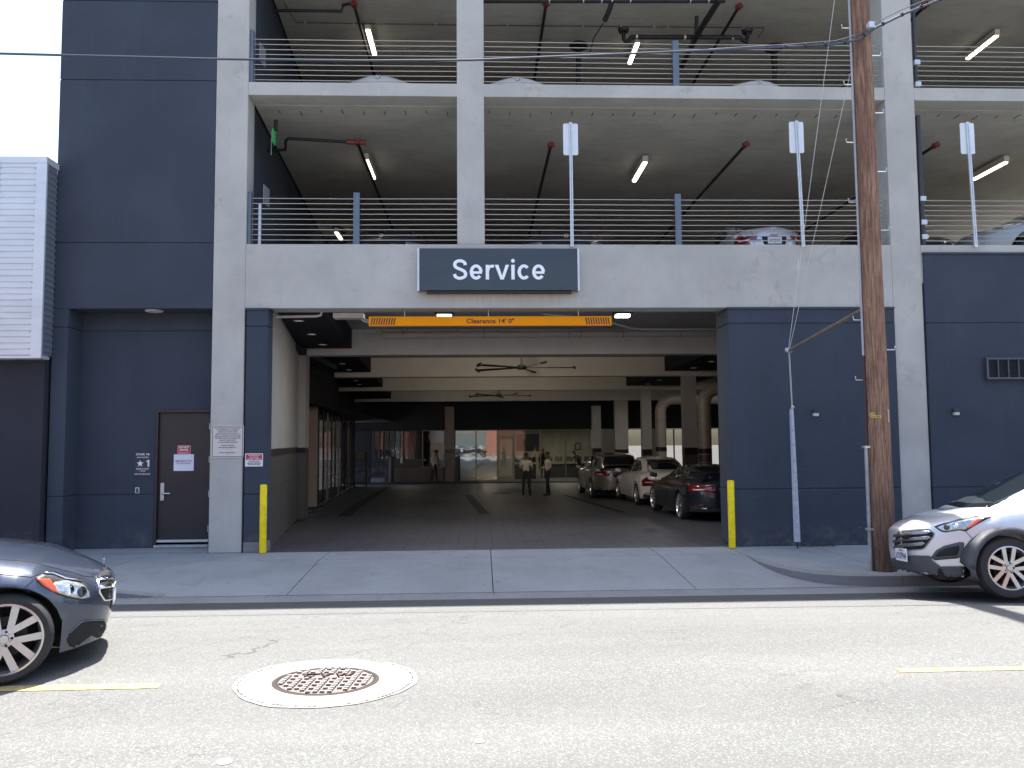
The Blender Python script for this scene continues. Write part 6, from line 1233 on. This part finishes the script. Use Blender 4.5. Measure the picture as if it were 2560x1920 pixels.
    hm.add(V, [(j * n + k, j * n + (k + 1) % n, (j + 1) * n + (k + 1) % n, (j + 1) * n + k) for j in range(7) for k in range(n)])
    h = obj('hair', hm, hair, b, smooth=True, local=True)
    f = MB(); y = hd.y - .098
    for s_ in (-1, 1): f.lathe([(0, -.006), (.008, -.004), (.010, .004)], 'y', 8, (hd.x + s_ * .032, y + .006, hd.z + .005))
    obj('eyes', f, black, b, local=True); obj('nose', MB().add([(hd.x - .014, y + .012, hd.z - .035), (hd.x + .014, y + .012, hd.z - .035), (hd.x, y - .022, hd.z - .03), (hd.x, y + .008, hd.z + .012)], [(0, 1, 2), (0, 2, 3), (1, 3, 2), (0, 3, 1)]), skin, b, local=True)
    obj('mouth', MB().box(hd.x - .022, hd.x + .022, y + .004, y + .012, hd.z - .063, hd.z - .056), mat('lip', (.12, .04, .04), .6), b, local=True)
    er = MB()
    for s_ in (-1, 1): er.lathe([(.012, -.006), (.024, 0), (.012, .006)], 'x', 10, (hd.x + s_ * .085, hd.y, hd.z - .01), True)
    obj('ears', er, skin, b, local=True); return b
def joints(stance=.11, larm=None, rarm=None, lean=0.0, head=0.0, lfoot=(0, 0), rfoot=(0, 0), h=1.0):
    J = dict(pelvis=(0, 0, .97), waist=(0, lean * .3, 1.12), chest=(0, lean * .8, 1.34), neck=(0, lean * 1.05 + .01, 1.5), chin=(0, lean * 1.15 - .01 + head * .4, 1.575), head=(0, lean * 1.2 - .005 + head, 1.66), crown=(0, lean * 1.2 + .01 + head, 1.725),
             lhip=(.095, 0, .9), lkn=(.10 + lfoot[0] * .5, -.01 + lfoot[1] * .5, .5), lan=(.10 + lfoot[0], .02 + lfoot[1], .1), lheel=(.10 + lfoot[0], .04 + lfoot[1], .045), ltoe=(.115 + lfoot[0], -.16 + lfoot[1], .035),
             rhip=(-.095, 0, .9), rkn=(-.10 + rfoot[0] * .5, -.01 + rfoot[1] * .5, .5), ran=(-.10 + rfoot[0], .02 + rfoot[1], .1), rheel=(-.10 + rfoot[0], .04 + rfoot[1], .045), rtoe=(-.115 + rfoot[0], -.16 + rfoot[1], .035))
    c = lean * .85
    J['lsh'] = (.185, c, 1.42); J['rsh'] = (-.185, c, 1.42)
    l = larm or [(.25, c + .03, 1.14), (.24, c - .04, .90), (.235, c - .07, .80)]; r = rarm or [(-.25, c + .03, 1.14), (-.24, c - .04, .90), (-.235, c - .07, .80)]
    J['lel'], J['lwr'], J['lpalm'] = l; J['rel'], J['rwr'], J['rpalm'] = r
    return {k: (v[0] * h, v[1] * h, v[2] * h) for k, v in J.items()}
wshirt = mat('white_shirt', (.42, .38, .37), .8, 0, var=.1, scale=6); navyt = mat('dark_trousers', (.018, .02, .028), .85); skin_d = mat('brown_skin', (.12, .065, .045), .6); skin_m = mat('tan_skin', (.30, .17, .12), .6); hair_b = mat('black_hair', (.012, .011, .012), .6); dks = mat('dark_shirt', (.02, .022, .03), .85)
hold = [(.24, -.02, 1.16), (.20, -.26, 1.14), (.16, -.35, 1.16)]
person('man in white shirt seen from behind, holding papers, left of the two standing men', (1.74, 17.9, FL(17.9)), R(168), joints(larm=[(.25, .0, 1.15), (.17, -.23, 1.10), (.12, -.31, 1.12)], rarm=[(-.26, 0, 1.15), (-.22, -.2, 1.04), (-.17, -.28, 1.03)], lfoot=(.03, .02), rfoot=(-.05, 0), h=.93), wshirt, navyt, skin_d, hair_b)
person('man in white shirt standing side-on, right of the two standing men in the bay', (2.55, 17.7, FL(17.7)), R(-72), joints(larm=[(.24, .05, 1.15), (.22, -.18, 1.08), (.18, -.27, 1.1)], rarm=hold and [(-.24, .05, 1.15), (-.2, -.2, 1.12), (-.14, -.29, 1.15)], lfoot=(0, -.10), rfoot=(-.0, .10), h=.94), wshirt, navyt, skin_d, hair_b)
person('man in pale shirt standing with legs apart before the brick-coloured window at the back', (-2.6, 32.6, -.45), R(62), joints(lfoot=(.10, -.05), rfoot=(-.02, .12), head=-.02, h=1.0), wshirt, navyt, skin_m, hair_b)
person('person in dark clothes standing behind the showroom glass, head above the right man', (3.75, 35.6, -.45), R(10), joints(h=1.03), dks, navyt, skin_d, hair_b)
person('person in dark clothes leaning forward over a counter behind the showroom glass', (6.0, 36.0, -.45), R(-60), joints(lean=-.32, head=-.1, larm=[(.24, -.42, 1.15), (.2, -.55, .98), (.18, -.62, .97)], rarm=[(-.24, -.42, 1.15), (-.2, -.55, .98), (-.18, -.62, .97)], h=.96), dks, navyt, skin_d, hair_b)
tag(box('paper_sheet', 1.60, 1.86, 18.16, 18.19, .74, .79, plate_w), 'white sheet of papers held by the left standing man', 'papers')
for (x0, x1, y, l) in ((1.95, 3.3, 35.2, 'dark counter behind the showroom glass, left one under the poster'), (3.9, 6.9, 36.6, 'long dark counter behind the showroom glass at right')):
    t = thing('counter', l, 'counter', ((x0 + x1) / 2, y, -.45)); box('top', x0, x1, y, y + .7, .40, .45, mat('counter_top', (.2, .19, .18), .4), t); box('front_panel', x0 + .03, x1 - .03, y + .04, y + .1, -.45, .40, plastic, t)
    n = 3 if x1 - x0 < 2 else 5
    for i in range(n):
        x = x0 + (i + .5) * (x1 - x0) / n; m_ = thing('desk_monitor', ('leftmost', 'second', 'third', 'fourth', 'fifth')[i] + (' dark monitor on the left showroom counter' if n == 3 else ' dark monitor from the left on the right showroom counter'), 'monitor', (x, y + .3, .45), 'monitors on the ' + ('left' if n == 3 else 'right') + ' counter')
        box('screen', x - .22, x + .22, y + .3, y + .33, .55, .85, plastic, m_); box('foot', x - .08, x + .08, y + .25, y + .4, .45, .47, plastic, m_); box('neck', x - .02, x + .02, y + .325, y + .345, .47, .6, plastic, m_)
tag(box('wall_notice', 3.53, 3.8, 39.44, 39.46, .7, 1.2, mat('peach_notice', (.4, .28, .2), .6)), 'small peach coloured notice on the showroom wall behind the two men', 'notice')

rnd = random.Random(21); mb = MB()
for i in range(260):
    x = rnd.uniform(-7, 12); y = -3.12 - abs(rnd.gauss(0, .09)) if rnd.random() < .8 else rnd.uniform(-3.0, -.2); z = (-.148 if y < -3.08 else (zwalk(x, y) + .003 if x < 4.1 else .004)); a = rnd.uniform(0, 6.28); l = rnd.uniform(.004, .014)
    mb.add([(x + l * math.cos(a), y + l * math.sin(a), z + .002), (x - l * .5 * math.sin(a), y + l * .5 * math.cos(a), z + .007), (x - l * math.cos(a), y - l * math.sin(a), z + .002), (x + l * .5 * math.sin(a), y - l * .5 * math.cos(a), z + .003)], [(0, 1, 2, 3)])
o = obj('gutter_litter', mb, MC['dead_leaves'], recalc=False); tag(o, 'sparse crumbs of dry leaves and grit along the gutter and sidewalk', 'litter', None, 'stuff')
